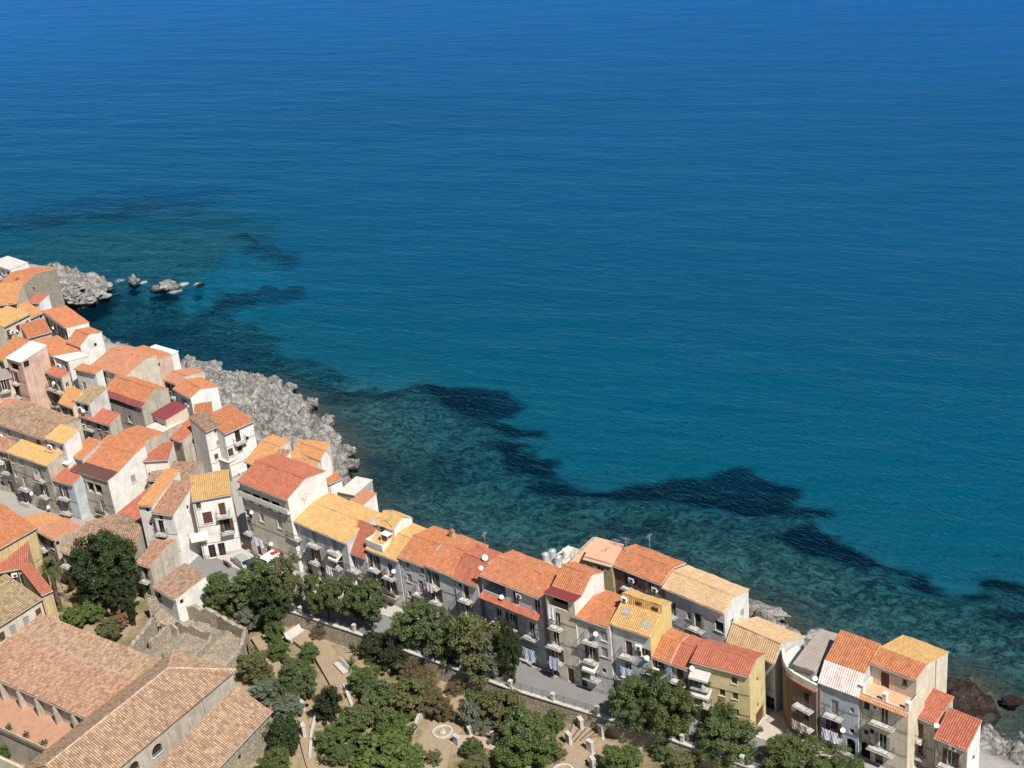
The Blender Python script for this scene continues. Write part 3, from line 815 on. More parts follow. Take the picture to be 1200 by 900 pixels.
def tile_plane(m, x0, x1, d0, z0, d1, z1, flat=False, pitch=.30, amp=.08):
    """corrugated run of tiles between (d0,z0) low and (d1,z1) high"""
    n = max(2, int(round((x1 - x0) / pitch)))
    sl = math.hypot(d1 - d0, z1 - z0)
    nx_, nz_ = -(z1 - z0) / sl, (d1 - d0) / sl                # plane normal in (d,z)
    if flat:
        m.face([(x0, d0, z0), (x1, d0, z0), (x1, d1, z1), (x0, d1, z1)], [(x0, 0), (x1, 0), (x1, sl), (x0, sl)]); return
    prof = [(0, 0), (.22, amp * .7), (.5, amp), (.78, amp * .7)]
    pts = []
    for k in range(n):
        for f_, h_ in prof: pts.append((x0 + (x1 - x0) * (k + f_) / n, h_, (k + f_) * pitch))
    pts.append((x1, 0, n * pitch))
    ph = (x1 * 3.7 + d1 * 1.9 + z1) % 6.28
    sag = lambda x: .035 * math.sin(x * 1.1 + ph) + .02 * math.sin(x * 3.3 + 2 * ph)
    pts = [(a, b + (sag(a) if 0 < i < 4 * n else 0), c) for i, (a, b, c) in enumerate(pts)]
    for (xa, ha, ua), (xb, hb, ub) in zip(pts[:-1], pts[1:]):
        m.face([(xa, d0 + nx_ * ha, z0 + nz_ * ha), (xb, d0 + nx_ * hb, z0 + nz_ * hb), (xb, d1 + nx_ * hb, z1 + nz_ * hb), (xa, d1 + nx_ * ha, z1 + nz_ * ha)],
               [(ua, 0), (ub, 0), (ub, sl), (ua, sl)])
DEBUG = []
SIZES = {'w': (.95, 1.35), 'sw': (.6, .7), 'mw': (.75, 1.0), 's': (1.0, 1.45), 'd': (1.05, 2.3), 'b': (1.0, 2.15)}
HOUSES = []
def house(label, A, B, ze, prof, wall='grey', roof='orange', zg=ZS, front=(), right=(), left_auto=None, auto=None, rauto=None, over=.28, name='house', cat='house',
          group=None, flatroof=False, ridge=True, zb=None, roofs=None, verge='verge', pipe=True, wallr=None, lx0=0.0, gutter=True, ang=None):
    """A, B: ends of the front eave (as surveyed) at height ze; prof: further points of the right gable, front to back"""
    zb = zg - 4.5 if zb is None else zb
    PA, PB = at(A, ze), at(B, ze)
    u = (PB - PA); u.z = 0; L = u.length; u.normalize()
    if ang is not None:
        u = Vector((math.cos(math.radians(ang)), math.sin(math.radians(ang)), 0)); PA = PB - u * L
    inn = Vector((-u.y, u.x, 0))
    pr = [(0.0, ze)]
    for p in prof:
        if p[0] == 'rel': pr.append((p[1], p[2])); continue
        Q = on_plane(p, PB, u); pr.append(((Q - PB).dot(inn), Q.z))
    DEBUG.append((label[:34], round(L, 1), round(math.degrees(math.atan2(u.y, u.x))), [(round(a, 1), round(b, 1)) for a, b in pr]))
    # keep depths increasing
    for i in range(1, len(pr)):
        if pr[i][0] < pr[i - 1][0]: pr[i] = (pr[i - 1][0] + .02, pr[i][1])
    D = pr[-1][0]
    rz = math.atan2(u.y, u.x)
    h = thing(name, label, cat, (PA.x, PA.y, 0), rz, group)
    FA = ((0, 0), (1, 0), (0, 1)); RA = ((L, 0), (0, 1), (-1, 0)); LA = ((0, D), (0, -1), (1, 0))
    todo = {'F': [], 'R': []}
    holes = {'F': [], 'R': []}
    zK = pr[-1][1]; ztopR = min(ze, zK) - .05
    def place(side, it):
        ax, LL, zt = (FA, L, ze) if side == 'F' else (RA, D, ztopR)
        k, px, py = it[:3]; opt = it[3] if len(it) > 3 else {}
        if 'xz' in opt: x, zc = px, py
        else:
            Q = on_plane((px, py), PB, inn if side == 'F' else u)
            x = (Q - (PA if side == 'F' else PB)).dot(u if side == 'F' else inn); zc = Q.z
        w, hh = opt.get('size', SIZES.get(k, (1, 1)))
        if k in ('b',): za = zc + .05; 
        elif k in ('d', 'arch', 'garage'): za = zg + .12
        else: za = zc - hh / 2
        if k in ('w', 'sw', 'mw', 's', 'd', 'b', 'arch', 'garage', 'log'):
            x = min(max(x, w / 2 + .12), LL - w / 2 - .12)
            if za + hh > zt - .12: za = zt - .12 - hh
            if LL < w + .3: return
            H = (x - w / 2, x + w / 2, za, za + hh, opt.get('depth', .22))
            for g in holes[side]:
                if H[0] < g[1] + .1 and H[1] > g[0] - .1 and H[2] < g[3] + .1 and H[3] > g[2] - .1: return
            holes[side].append(H)
            st = opt.get('st', {'w': 'white', 'sw': 'bframe', 'mw': 'white', 's': 'brown', 'd': 'bframe', 'b': 'white'}.get(k, 'white'))
            if k in ('w', 'sw', 'mw', 's', 'b', 'd'):
                window_parts(h, x, za + hh / 2, w, hh, ax, st)
                sr = random.Random(int(x * 37 + za * 91))
                if k in ('w', 'b') and st in ('white', 'bframe') and side == 'F' and sr.random() < .6 and w < 1.2:
                    mk_ = sr.choice(['shutter_brown', 'shutter_grey', 'shutter_green', 'shutter_brown']); sw = w / 2
                    for sg in (-1, 1):
                        xx = x + sg * (w / 2 + sw / 2 + .02)
                        if xx - sw / 2 < .05 or xx + sw / 2 > LL - .05: continue
                        def mks():
                            m_ = MB(); m_.box(-sw / 2, sw / 2, -.05, -.005, -hh / 2, hh / 2)
                            for q_ in range(int(hh / .17)): m_.box(-sw / 2 + .05, sw / 2 - .05, -.07, -.05, -hh / 2 + .06 + q_ * .17, -hh / 2 + .14 + q_ * .17)
                            return m_.mesh('shutter', [M[mk_]])
                        o_ = new_obj('shutter', cached(('osh', round(w, 2), round(hh, 2), mk_), mks), h)
                        o_.location = (ax[0][0] + ax[1][0] * xx, ax[0][1] + ax[1][1] * xx, za + hh / 2); o_.rotation_euler.z = math.atan2(ax[1][1], ax[1][0])
                if k in ('w', 'mw', 's') and opt.get('sill', 1):
                    m = MB(); m.box(-w / 2 - .1, w / 2 + .1, -.1, .05, -.08, 0)
                    s = new_obj('sill', cached(('sill', round(w, 2)), lambda: MB().box(-w / 2 - .1, w / 2 + .1, -.1, .05, -.08, 0).mesh('sill', [M['slab']])), h)
                    s.location = (ax[0][0] + ax[1][0] * x, ax[0][1] + ax[1][1] * x, za); s.rotation_euler.z = math.atan2(ax[1][1], ax[1][0])
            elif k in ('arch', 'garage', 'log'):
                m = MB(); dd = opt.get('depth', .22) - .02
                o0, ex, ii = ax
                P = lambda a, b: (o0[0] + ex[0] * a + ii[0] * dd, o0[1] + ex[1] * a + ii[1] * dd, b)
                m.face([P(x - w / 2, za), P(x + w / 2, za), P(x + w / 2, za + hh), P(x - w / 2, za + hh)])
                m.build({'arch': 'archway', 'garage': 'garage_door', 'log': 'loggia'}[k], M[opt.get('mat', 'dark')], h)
                if k == 'arch':       # curved head: two spandrels in the opening
                    m = MB(); r = w / 2; zc0 = za + hh - r; n = 8
                    Pf = lambda a, b, e=0.0: (o0[0] + ex[0] * a + ii[0] * e, o0[1] + ex[1] * a + ii[1] * e, b)
                    for i in range(n):
                        a0, a1 = math.pi * i / n, math.pi * (i + 1) / n
                        c0, c1 = (x - r * math.cos(a0), zc0 + r * math.sin(a0)), (x - r * math.cos(a1), zc0 + r * math.sin(a1))
                        m.face([Pf(c0[0], c0[1], .01), Pf(c1[0], c1[1], .01), Pf(c1[0], za + hh, .01), Pf(c0[0], za + hh, .01)])
                        m.face([Pf(c0[0], c0[1], .01), Pf(c1[0], c1[1], .01), Pf(c1[0], c1[1], dd), Pf(c0[0], c0[1], dd)])
                    m.build('arch_head', WALL[wall], h)
                if k == 'log' and opt.get('cols', 0):
                    for c in range(1, opt['cols'] + 1):
                        xx = x - w / 2 + w * c / (opt['cols'] + 1)
                        m = MB(); m.box(xx - .13, xx + .13, .02, .28, za, za + hh); m.build('column', WALL[wall], h)
            if k == 'b' or opt.get('bal'):
                balcony(h, x, za - .05, opt.get('bw', 1.9), ax, opt.get('bd', .95), opt.get('rail', 'iron'), opt.get('plants', False))
            if opt.get('awn'): awning(h, x, za + hh + .25, opt.get('aw', 2.0), ax, opt['awn'], opt.get('ad', 1.1))
        elif k == 'dish': dish(h, x, zc, ax)
        elif k == 'ac': ac_unit(h, x, zc, ax)
        elif k == 'awn': awning(h, x, zc, opt.get('w', 2.0), ax, opt.get('mat', 'awn_stripe'), opt.get('d', 1.1), opt.get('drop', .7))
        elif k == 'lau': todo[side].append((x, zc, ax, opt))
    for it in front: place('F', it)
    for it in right: place('R', it)
    r = random.Random(hash(label) & 0 or sum(map(ord, label)))
    def autofill(side, spec):
        fl_, cols = spec[:2]; LL = L if side == 'F' else D
        top = (ze if side == 'F' else ztopR)
        hs = (top - zg) / fl_
        for f_ in range(fl_):
            for c in range(cols):
                x = LL * (c + .5) / cols + r.uniform(-.25, .25); zz = zg + hs * f_
                t_ = r.random()
                if side == 'R': place('R', ('mw' if t_ < .6 else 'sw', x, zz + 1.5, {'xz': 1})) if t_ < .75 else None; continue
                if f_ == 0: place('F', ('d' if t_ < .75 else 'mw', x, zz + 1.4, {'xz': 1, 'st': r.choice(['bframe', 'brown', 'green'])}))
                elif t_ < .62: place('F', ('b', x, zz + .1, {'xz': 1, 'st': r.choice(['white', 'brown', 'sgrey', 'bframe']), 'bw': r.choice([1.6, 1.9, 2.4]), 'plants': r.random() < .3}))
                elif t_ < .85: place('F', ('w', x, zz + 1.6, {'xz': 1, 'st': r.choice(['white', 'sgrey', 'brown'])}))
                else: place('F', ('s', x, zz + 1.6, {'xz': 1}))
        if side == 'F':
            if r.random() < .6: place('F', ('dish', L * r.uniform(.2, .8), ze - r.uniform(1, 3), {'xz': 1}))
            if r.random() < .5: place('F', ('ac', L * r.uniform(.2, .8), ze - r.uniform(.8, 3), {'xz': 1}))
    if not front and not auto and L > 2.6 and cat == 'house' and ze - zg > 2.6: auto = (max(1, round((ze - zg) / 3.0)), max(1, round(L / 2.1)))
    if auto: autofill('F', auto)
    if rauto: autofill('R', rauto)
    # walls
    m = MB(); mr = MB() if wallr else m
    wall_panel(m, FA, L, zb, ze, holes['F'])
    wall_panel(mr, RA, D, zb, ztopR, holes['R'])
    for xx, flip in ((L, False), (0.0, True)):
        zlow = ztopR if not flip else zb
        poly = [(xx, 0, zlow)] + [(xx, a, b) for a, b in pr] + [(xx, D, zlow)]
        if not flip: poly = [(xx, D, zlow)] + [(xx, 0, zlow)] + [(xx, a, b) for a, b in pr]
        # split at step profile safely: fan as strips
        for (a0, b0), (a1, b1) in zip(pr[:-1], pr[1:]):
            if a1 - a0 > .03: (m if flip else mr).face([(xx, a0, zlow), (xx, a1, zlow), (xx, a1, b1), (xx, a0, b0)])
    m.face([(0, D, zb), (L, D, zb), (L, D, zK), (0, D, zK)])
    for (a0, b0), (a1, b1) in zip(pr[:-1], pr[1:]):
        if a1 - a0 <= .03 and abs(b1 - b0) > .1: m.face([(0, a0, b0), (L, a0, b0), (L, a0, b1), (0, a0, b1)])
    m.build('wall', WALL[wall], h)
    if wallr: mr.build('gable_wall', WALL[wallr], h)
    # roof
    seg = [(p, q_) for p, q_ in zip(pr[:-1], pr[1:]) if q_[0] - p[0] > .03]
    m = MB(); zmax = max(b for _, b in pr)
    isflat = isinstance(roof, str) and roof in ('maroon', 'umber', 'greysheet', 'whitesheet', 'rustsheet', 'terrace', 'cotto', 'concrete')
    rb = None
    for i, ((a0, b0), (a1, b1)) in enumerate(seg):
        mm = MB()
        g = (b1 - b0) / (a1 - a0)
        e0 = over if (i == 0) else 0.0
        e1 = .15 if i == len(seg) - 1 else 0.0
        p0 = (a0 - e0, b0 - g * e0); p1 = (a1 + e1, b1 + g * e1)
        x0, x1 = -.06, L + .06
        t_ = .10
        for (s0, s1) in (((x0, p0[0], p0[1]), (x1, p0[0], p0[1])),):
            pass
        # boarding under the tiles
        lo = [(x0, p0[0], p0[1]), (x1, p0[0], p0[1]), (x1, p1[0], p1[1]), (x0, p1[0], p1[1])]
        hi = [(a, b, c + t_) for a, b, c in lo]
        mm.face(lo[::-1], None, 1)
        for k in range(4): mm.face([lo[k], lo[(k + 1) % 4], hi[(k + 1) % 4], hi[k]], None, 1)
        rk = roofs[i] if roofs else roof
        old_ = rk in ('old', 'ancient', 'oldred', 'weathered', 'ancientred')
        tile_plane(mm, x0, x1, p0[0], p0[1] + t_, p1[0], p1[1] + t_, rk in ('umber', 'whitesheet', 'terrace', 'cotto', 'concrete'), 0.32 if old_ else .30, .12 if old_ else .08)
        o = mm.build('roof', [ROOF[rk], M[verge]], h)
    if ridge and not isflat:
        for i in range(1, len(pr) - 1):
            if pr[i][1] > pr[i - 1][1] - .01 and pr[i][1] > pr[i + 1][1] - .5 and pr[i + 1][0] - pr[i][0] > .03:
                mm = MB(); a, b = pr[i]
                n = max(2, int(L / .42))
                for k in range(n):
                    xa, xb = L * k / n - .02, L * (k + 1) / n + .03
                    q0 = [(xa, a - .17, b + .10), (xa, a - .09, b + .235), (xa, a + .09, b + .235), (xa, a + .17, b + .10)]
                    q1 = [(xb, y_, z_ - .02) for _, y_, z_ in q0]
                    for j in range(3): mm.face([q0[j], q1[j], q1[j + 1], q0[j + 1]], [(k * .3, 0), (k * .3 + .3, 0), (k * .3 + .3, .3), (k * .3, .3)])
                    mm.face(q0[::-1]); mm.face(q1)
                rk = roofs[i] if roofs else roof
                mm.build('ridge_tiles', ROOF[rk], h)
    if cat == 'house' and ze - zg > 5 and L > 3:
        cr_ = random.Random(int(L * 991))
        mm = MB()
        for zc_ in [zg + 3.1 + 3.0 * i_ + cr_.uniform(-.3, .3) for i_ in range(int((ze - zg - 3) / 3.0))]:
            ps = [(L * k_ / 8, -.05, zc_ - .12 * math.sin(math.pi * k_ / 8) + cr_.uniform(-.03, .03)) for k_ in range(9)]
            for a_, b_ in zip(ps[:-1], ps[1:]): mm.bar(a_, b_, .022, 3, None, 0, False)
        mm.build('cable', M['rubber'], h)
        dh = sorted((g_[0] - .05, g_[1] + .05) for g_ in holes['F'] if g_[2] < zg + .9); xa_ = 0.02
        for g0, g1 in dh + [(L - .02, L)]:
            if g0 - xa_ > .1: MB().box(xa_, g0, -.03, .02, zg - .5, zg + .75).build('plinth', M['concrete'], h)
            xa_ = max(xa_, g1)
    if gutter and not isflat:
        mm = MB(); mm.bar((-.05, -over - .06, ze - .02 - over * max(0, (seg[0][1][1] - ze) / max(seg[0][1][0], .1))), (L + .05, -over - .06, ze - .02 - over * max(0, (seg[0][1][1] - ze) / max(seg[0][1][0], .1))), .07, 6)
        mm.build('gutter', M['pipe'], h)
    if pipe and L > 2.5:
        mm = MB(); mm.bar((.22, -.08, zg), (.22, -.08, ze - .15), .06, 6); mm.build('drainpipe', M['pipe'], h)
    for x, zc, ax, opt in todo['F'] + todo['R']:
        laundry(h, x, zc, ax, opt['label'], opt.get('w', 1.4), opt.get('h', 1.4), opt.get('mat', 'linen'))
    h['_L'] = L; h['_D'] = D
    HOUSES.append((h, L, D, pr))
    return h, L, D, pr
def parapet(h, x0, x1, y0, y1, z, hh=.9, t=.18, mat='white', sides='FRBL', name='parapet'):
    m = MB()
    if 'F' in sides: m.box(x0, x1, y0, y0 + t, z, z + hh)
    if 'B' in sides: m.box(x0, x1, y1 - t, y1, z, z + hh)
    if 'L' in sides: m.box(x0, x0 + t, y0 + t, y1 - t, z, z + hh)
    if 'R' in sides: m.box(x1 - t, x1, y0 + t, y1 - t, z, z + hh)
    m.build(name, WALL[mat], h)
# ------------------------------------------------------------------ the houses
def t5(ox, oy): return lambda x, y: (ox + x / 5, oy + y / 5)
FLINE = [(-55, 217.5), (-37.8, 201.6), (-17.8, 185.6), (.5, 168.8), (5, 164), (25, 150.2), (45, 136.5)]
def ze_line(A, B, line=FLINE):
    p = ((A[0] + B[0]) / 2, (A[1] + B[1]) / 2)
    r = ray(p)
    for (x1, y1), (x2, y2) in zip(line[:-1], line[1:]):
        n = Vector((y2 - y1, x1 - x2, 0)); t = (Vector((x1, y1, 0)) - EYE).dot(n) / r.dot(n)
        Q = EYE + r * t
        s = ((Q.x - x1) * (x2 - x1) + (Q.y - y1) * (y2 - y1)) / ((x2 - x1) ** 2 + (y2 - y1) ** 2)
        if -.001 <= s <= 1.001: return Q.z
    raise ValueError((A, B))
def ze_base(base, ey, zg=ZS): return height_over(at(base, zg), ey)
BR = dict(st='brown'); SG = dict(st='sgrey')

# --- street row, from the square towards the sea wall
T = t5(240, 560)
A, B = (280, 563), (337, 585); z_ = ze_line(A, B)
S1 = house('big coral tiled house with a loggia under the eaves and a bare white gable', A, B, z_, [(357, 561.5), (381, 553)], 'cream', 'coral',
    front=[('log', *T(330, 140), dict(size=(8.6, 2.0), depth=1.5, cols=3)), ('w', *T(228, 195)), ('w', *T(335, 235)), ('w', *T(440, 275)),
           ('b', *T(335, 290), dict(bw=2.6, plants=True)), ('b', *T(440, 340), dict(bw=1.9)), ('b', *T(230, 300), dict(bw=1.6, st='sgrey')), ('dish', *T(285, 195)), ('dish', *T(400, 380)),
           ('d', *T(320, 430)), ('d', *T(375, 430)), ('d', *T(450, 455)),
           ('lau', *T(335, 335), dict(label='white sheet spread below the plant filled balcony of the coral roofed house', w=2.4, h=1.5))], wallr='white')
h, L, D, pr = S1
m = MB(); m.box(-.1, L + .1, -.5, -.01, z_ - 2.45, z_ - 2.2); m.box(-.1, L + .1, -.5, -.42, z_ - 2.2, z_ - 1.55); m.build('loggia_balustrade', WALL['white'], h)
A, B = (336, 606), (406, 636); z_ = ze_line(A, B)
S2 = house('wide grey house with bright amber yellow double pitched roof', A, B, z_, [(428, 613.6), (447, 603)], 'grey', 'yellow', 
    front=[('b', *T(540, 345), dict(st='sgrey', bw=2.4)), ('b', *T(650, 390), dict(st='sgrey', bw=2.4)), ('b', *T(765, 430), dict(st='sgrey', bw=2.4)),
           ('b', *T(555, 440), dict(bw=2.0)), ('b', *T(660, 490), dict(bw=2.0)), ('b', *T(790, 520), dict(st='bframe', bw=1.6, awn='awn_cream')),
           ('d', *T(545, 515)), ('d', *T(615, 525)), ('d', *T(690, 545)), ('dish', *T(790, 430)), ('ac', *T(595, 440)),
           ('lau', *T(755, 500), dict(label='white towel hung under the corner balcony of the amber roofed house', w=1.2, h=1.5))])
antenna(S2[0], 3.0, 2.0, S2[3][0][1] + 1.2, 3.0)
A, B = (409, 644), (429, 652); z_ = ze_line(A, B)
S3 = house('narrow grey house with a low coral lean-to roof next to the amber roof', A, B, z_, [(441, 619)], 'grey', 'coral',
    front=[('b', *T(885, 535), dict(bw=2.2)), ('d', *T(890, 565)), ('w', *T(885, 478), dict(size=(.9, 1.0)))], ridge=False)
T = t5(400, 580)
A, B = (429.5, 641.5), (467, 656.5); z_ = ze_line(A, B)
S4 = house('white topped house with a small roof terrace and a yellow roofed tower room', A, B, z_, [T(415, 258), T(500, 205)], 'lightgrey', 'yellow',
    front=[('b', *T(205, 432), dict(bw=2.0)), ('b', *T(292, 478), dict(bw=2.0)), ('d', *T(220, 480), dict(size=(.9, 1.2))), ('b', *T(305, 578), dict(bw=2.4, plants=True)), ('b', *T(222, 520), dict(bw=1.6)),
           ('d', *T(265, 610)), ('d', *T(335, 640), dict(st='brown', size=(1.6, 2.2))), ('dish', *T(318, 440))])
h, L, D, pr = S4
# tower room and terrace on the left half
tw = L * .52
m = MB(); m.box(.05, tw, 0.0, D * .38, pr[0][1] + .02, pr[0][1] + .45); m.build('terrace', ROOF['concrete'], h)
parapet(h, .0, tw + .02, -.02, D * .38, pr[0][1] + .45, .95, .15, 'white', 'FRL')
m = MB(); y0 = D * .40; zt = pr[0][1]
m.box(.0, tw + .3, y0, D + .05, zt - .1, zt + 3.0); 
m.face([(tw + .3, y0, zt + 3.0), (tw + .3, D + .05, zt + 3.0), (tw + .3, (y0 + D) / 2, zt + 3.9)]); m.face([(0, y0, zt + 3.0), (0, (y0 + D) / 2, zt + 3.9), (0, D + .05, zt + 3.0)])
m.build('tower_room', WALL['white'], h)
m = MB(); tile_plane(m, -.1, tw + .4, y0 - .3, zt + 2.85, (y0 + D) / 2, zt + 4.05); tile_plane(m, -.1, tw + .4, D + .3, zt + 2.85, (y0 + D) / 2, zt + 4.05)
m.build('tower_roof', ROOF['yellow'], h)
window_parts(h, 1.3, zt + 1.5, .9, 2.0, ((0, y0), (1, 0), (0, 1)), 'bframe', -.03)
m = MB(); m.box(1.9, 3.4, D * .2, D * .38, zt + 2.2, zt + 2.3); m.bar((1.95, D * .21, zt + .4), (1.95, D * .21, zt + 2.2), .04, 5); m.bar((3.35, D * .21, zt + .4), (3.35, D * .21, zt + 2.2), .04, 5); m.build('canopy', ROOF['whitesheet'], h)
antenna(h, tw, y0, zt + 3.6, 2.6)
A, B = (467.6, 651.6), (498, 663); z_ = ze_line(A, B)
S5 = house('grey fronted house with orange roof beside the tower room, stacked square windows', A, B, z_, [T(578, 292), T(690, 240)], 'lightgrey', 'orange',
    front=[('mw', *T(388, 412)), ('mw', *T(473, 446)), ('w', *T(398, 487), SG), ('b', *T(472, 578), dict(st='sgrey', bw=2.0)), ('mw', *T(400, 580)), ('d', *T(495, 630)), ('d', *T(425, 640))])
A, B = (499, 661.5), (531, 674.5); z_ = ze_line(A, B)
S6 = house('pale grey house with light orange roof and a pink towel on its balcony', A, B, z_, [T(762, 345), T(858, 300)], 'lightgrey', 'orange',
    front=[('b', *T(550, 532), dict(bw=2.1)), ('b', *T(567, 622), dict(bw=2.0)), ('d', *T(580, 660)), ('w', *T(560, 470), dict(size=(.8, 1.2))),
           ('lau', *T(540, 495), dict(label='pink and white striped towel hanging from an upper balcony', w=1.2, h=1.5, mat='linen_pink'))])
A, B = (531.5, 674.7), (560, 686); z_ = ze_line(A, B)
S6b = house('pale grey house with deeper orange roof and two balconies one above the other', A, B, z_, [(573, 659), (588, 649.5)], 'lightgrey', 'coral',
    front=[('sw', *T(695, 530)), ('b', *T(738, 612), dict(bw=2.0, st='brown')), ('b', *T(746, 708), dict(bw=2.0)), ('dish', *T(830, 420))])
dish(S6b[0], S6b[1] - .6, S6b[3][1][1] + .6, ((0, S6b[3][1][0]), (1, 0), (0, 1)), 0, .45)
chimney(S5[0], S5[1] * .95, S5[2] * .85, S5[3][-1][1] + .6, .7, 'ochre')
antenna(S6b[0], 2.5, S6b[2] - 1, S6b[3][-1][1] + .5, 2.8)
T = t5(560, 620)
A, B = (563, 673), (634, 701); z_ = ze_line(A, B)
S7 = house('wide orange roofed house with a dark loggia and a strip of tiles across its front', A, B, z_, [T(465, 300), T(555, 262)], 'grey', 'orange',
    front=[('log', *T(92, 345), dict(size=(4.2, 1.9), depth=2.0, cols=0)), ('s', *T(220, 402), dict(st='white', size=(1.0, 2.0))), ('s', *T(347, 452), dict(st='white', size=(1.0, 2.0))), ('ac', *T(245, 385)), ('dish', *T(150, 390)),
           ('b', *T(128, 545), dict(bw=2.0)), ('b', *T(205, 575), dict(bw=2.0)), ('b', *T(320, 628), dict(bw=2.1)), ('d', *T(300, 790)), ('d', *T(215, 700)), ('d', *T(120, 650)),
           ('lau', *T(322, 680), dict(label='pale blue sheets hanging below a balcony over the pavement', w=2.1, h=1.9, mat='linen_blue'))])
h, L, D, pr = S7
m = MB(); zz = pr[0][1] - 2.75
tile_plane(m, 0.0, L - .2, -1.0, zz - .35, -.02, zz + .15); m.face([(0, -1.0, zz - .37), (0, -.02, zz - .5), (L - .2, -.02, zz - .5), (L - .2, -1.0, zz - .37)]); m.build('tile_strip', ROOF['coral'], h)
A, B = (638.5, 694), (673, 706); z_ = ze_line(A, B) + .2
S8 = house('tall narrow house with a maroon sheet canopy under the eaves and a white gable', A, B, z_, [T(420 + 160 + 25, 385 + 12), T(670, 268), T(735, 255)], 'cream', 'orange',
    front=[('log', *T(470, 430), dict(size=(3.2, 1.7), depth=1.2)), ('b', *T(468, 572), dict(bw=1.9)), ('b', *T(462, 682), dict(bw=2.3)), ('b', *T(470, 770), dict(bw=2.0)), ('d', *T(455, 840)), ('d', *T(545, 850)),
           ('lau', *T(458, 432), dict(label='long white sheet hung under the maroon canopy', w=1.2, h=2.0)), ('lau', *T(470, 730), dict(label='lilac patterned sheets on the lowest balcony of the tall narrow house', w=1.5, h=2.0, mat='linen_lilac'))],
    roofs=['maroon', 'orange', 'orange'], wallr='white', gutter=False)
A, B = (672.4, 721), (714, 735); z_ = ze_line(A, B)
S9 = house('grey house with orange roof between the maroon canopy and the yellow attic', A, B, z_, [T(865, 460), T(940, 425)], 'grey', 'orange',
    front=[('b', *T(668, 655), dict(st='sgrey', bw=2.2)), ('s', *T(740, 628), SG), ('b', *T(672, 768), dict(bw=2.1)), ('s', *T(742, 722), SG), ('b', *T(680, 868), dict(bw=2.2, awn='awn_cream')), ('sw', *T(740, 830)), ('d', *T(620, 880)), ('dish', *T(700, 605))])
A, B = (715.6, 729), (762, 745); z_ = ze_line(A, B)
S10 = house('yellow walled house with pale yellow roof, skylights and a raised attic strip', A, B, z_, [T(1075, 502), T(1076, 455), T(1132, 436)], 'grey', 'yellow',
    front=[('b', *T(888, 742), dict(st='brown', bw=2.1)), ('w', *T(975, 725)), ('b', *T(885, 870), dict(bw=2.0)), ('ac', *T(945, 690)), ('dish', *T(1000, 745)), ('d', *T(960, 850)),
           ('lau', *T(892, 790), dict(label='white and pale blue washing below the brown shuttered balcony', w=1.8, h=1.4, mat='linen_blue'))], wallr='yellow', ridge=False)
h, L, D, pr = S10
m = MB()
for fx in (.22, .8):
    yy = pr[1][0] * (.62 if fx < .5 else .35); zz = pr[0][1] + (pr[1][1] - pr[0][1]) * yy / pr[1][0]; g = (pr[1][1] - pr[0][1]) / pr[1][0]
    mm = MB(); mm.face([(L * fx - .4, yy - .4, zz - .4 * g + .24), (L * fx + .4, yy - .4, zz - .4 * g + .24), (L * fx + .4, yy + .4, zz + .4 * g + .24), (L * fx - .4, yy + .4, zz + .4 * g + .24)])
    mm.bar((L * fx - .4, yy - .4, zz - .4 * g + .2), (L * fx + .4, yy - .4, zz - .4 * g + .2), .06, 4); mm.bar((L * fx - .4, yy + .4, zz + .4 * g + .2), (L * fx + .4, yy + .4, zz + .4 * g + .2), .06, 4)
    mm.bar((L * fx - .4, yy - .4, zz - .4 * g + .2), (L * fx - .4, yy + .4, zz + .4 * g + .2), .06, 4); mm.bar((L * fx + .4, yy - .4, zz - .4 * g + .2), (L * fx + .4, yy + .4, zz + .4 * g + .2), .06, 4)
    mm.build('skylight', M['metal_grey'], h)
for x in (L * .45, L * .85): window_parts(h, x, (pr[1][1] + pr[2][1]) / 2, .9, .5, ((0, pr[1][0]), (1, 0), (0, 1)), 'bframe', -.04)
ac_unit(h, .5, pr[1][1] + .6, ((0, pr[1][0]), (1, 0), (0, 1)))
T = t5(700, 620)
A, B = (765, 768), (786, 776); z_ = ze_line(A, B)
S11 = house('low white fronted house with orange roof tucked beside the yellow wall', A, B, z_, [(797, 753), (807, 745)], 'blue', 'orange',
    front=[('b', *T(345, 835), dict(bw=2.2, plants=True)), ('ac', *T(350, 825)), ('d', *T(360, 890)), ('dish', *T(310, 750))])
A, B = (787, 776), (807, 783.5); z_ = ze_line(A, B)
S11b = house('small cream house with coral roof beside the pale lemon block', A, B, z_, [(818, 760), (829, 752)], 'cream', 'coral',
    front=[('b', *T(487, 890), dict(st='brown', bw=2.2)), ('d', *T(480, 930))])
T = t5(720, 720)
A, B = (810, 773.5), (878, 791.5); z_ = ze_line(A, B)
S12 = house('lemon yellow corner house with bright coral roof and pale awnings', A, B, z_, [(886.5, 772.5), (896, 767)], 'lemon', 'coral',
    front=[('mw', *T(702, 388), dict(st='brown')), ('mw', *T(632, 458), dict(st='bframe')), ('mw', *T(707, 478), dict(st='brown')), ('mw', *T(712, 575), dict(st='white')),
           ('b', *T(515, 420), dict(bw=2.4, awn='awn_stripe', aw=2.6)), ('b', *T(520, 520), dict(bw=2.4, awn='awn_stripe', aw=2.6)), ('d', *T(530, 640)), ('d', *T(490, 650), BR), ('dish', *T(462, 305))],
    right=[('sw', *T(838, 380)), ('sw', *T(842, 530)), ('garage', *T(855, 640), dict(size=(2.6, 2.3), mat='shutter_brown'))])

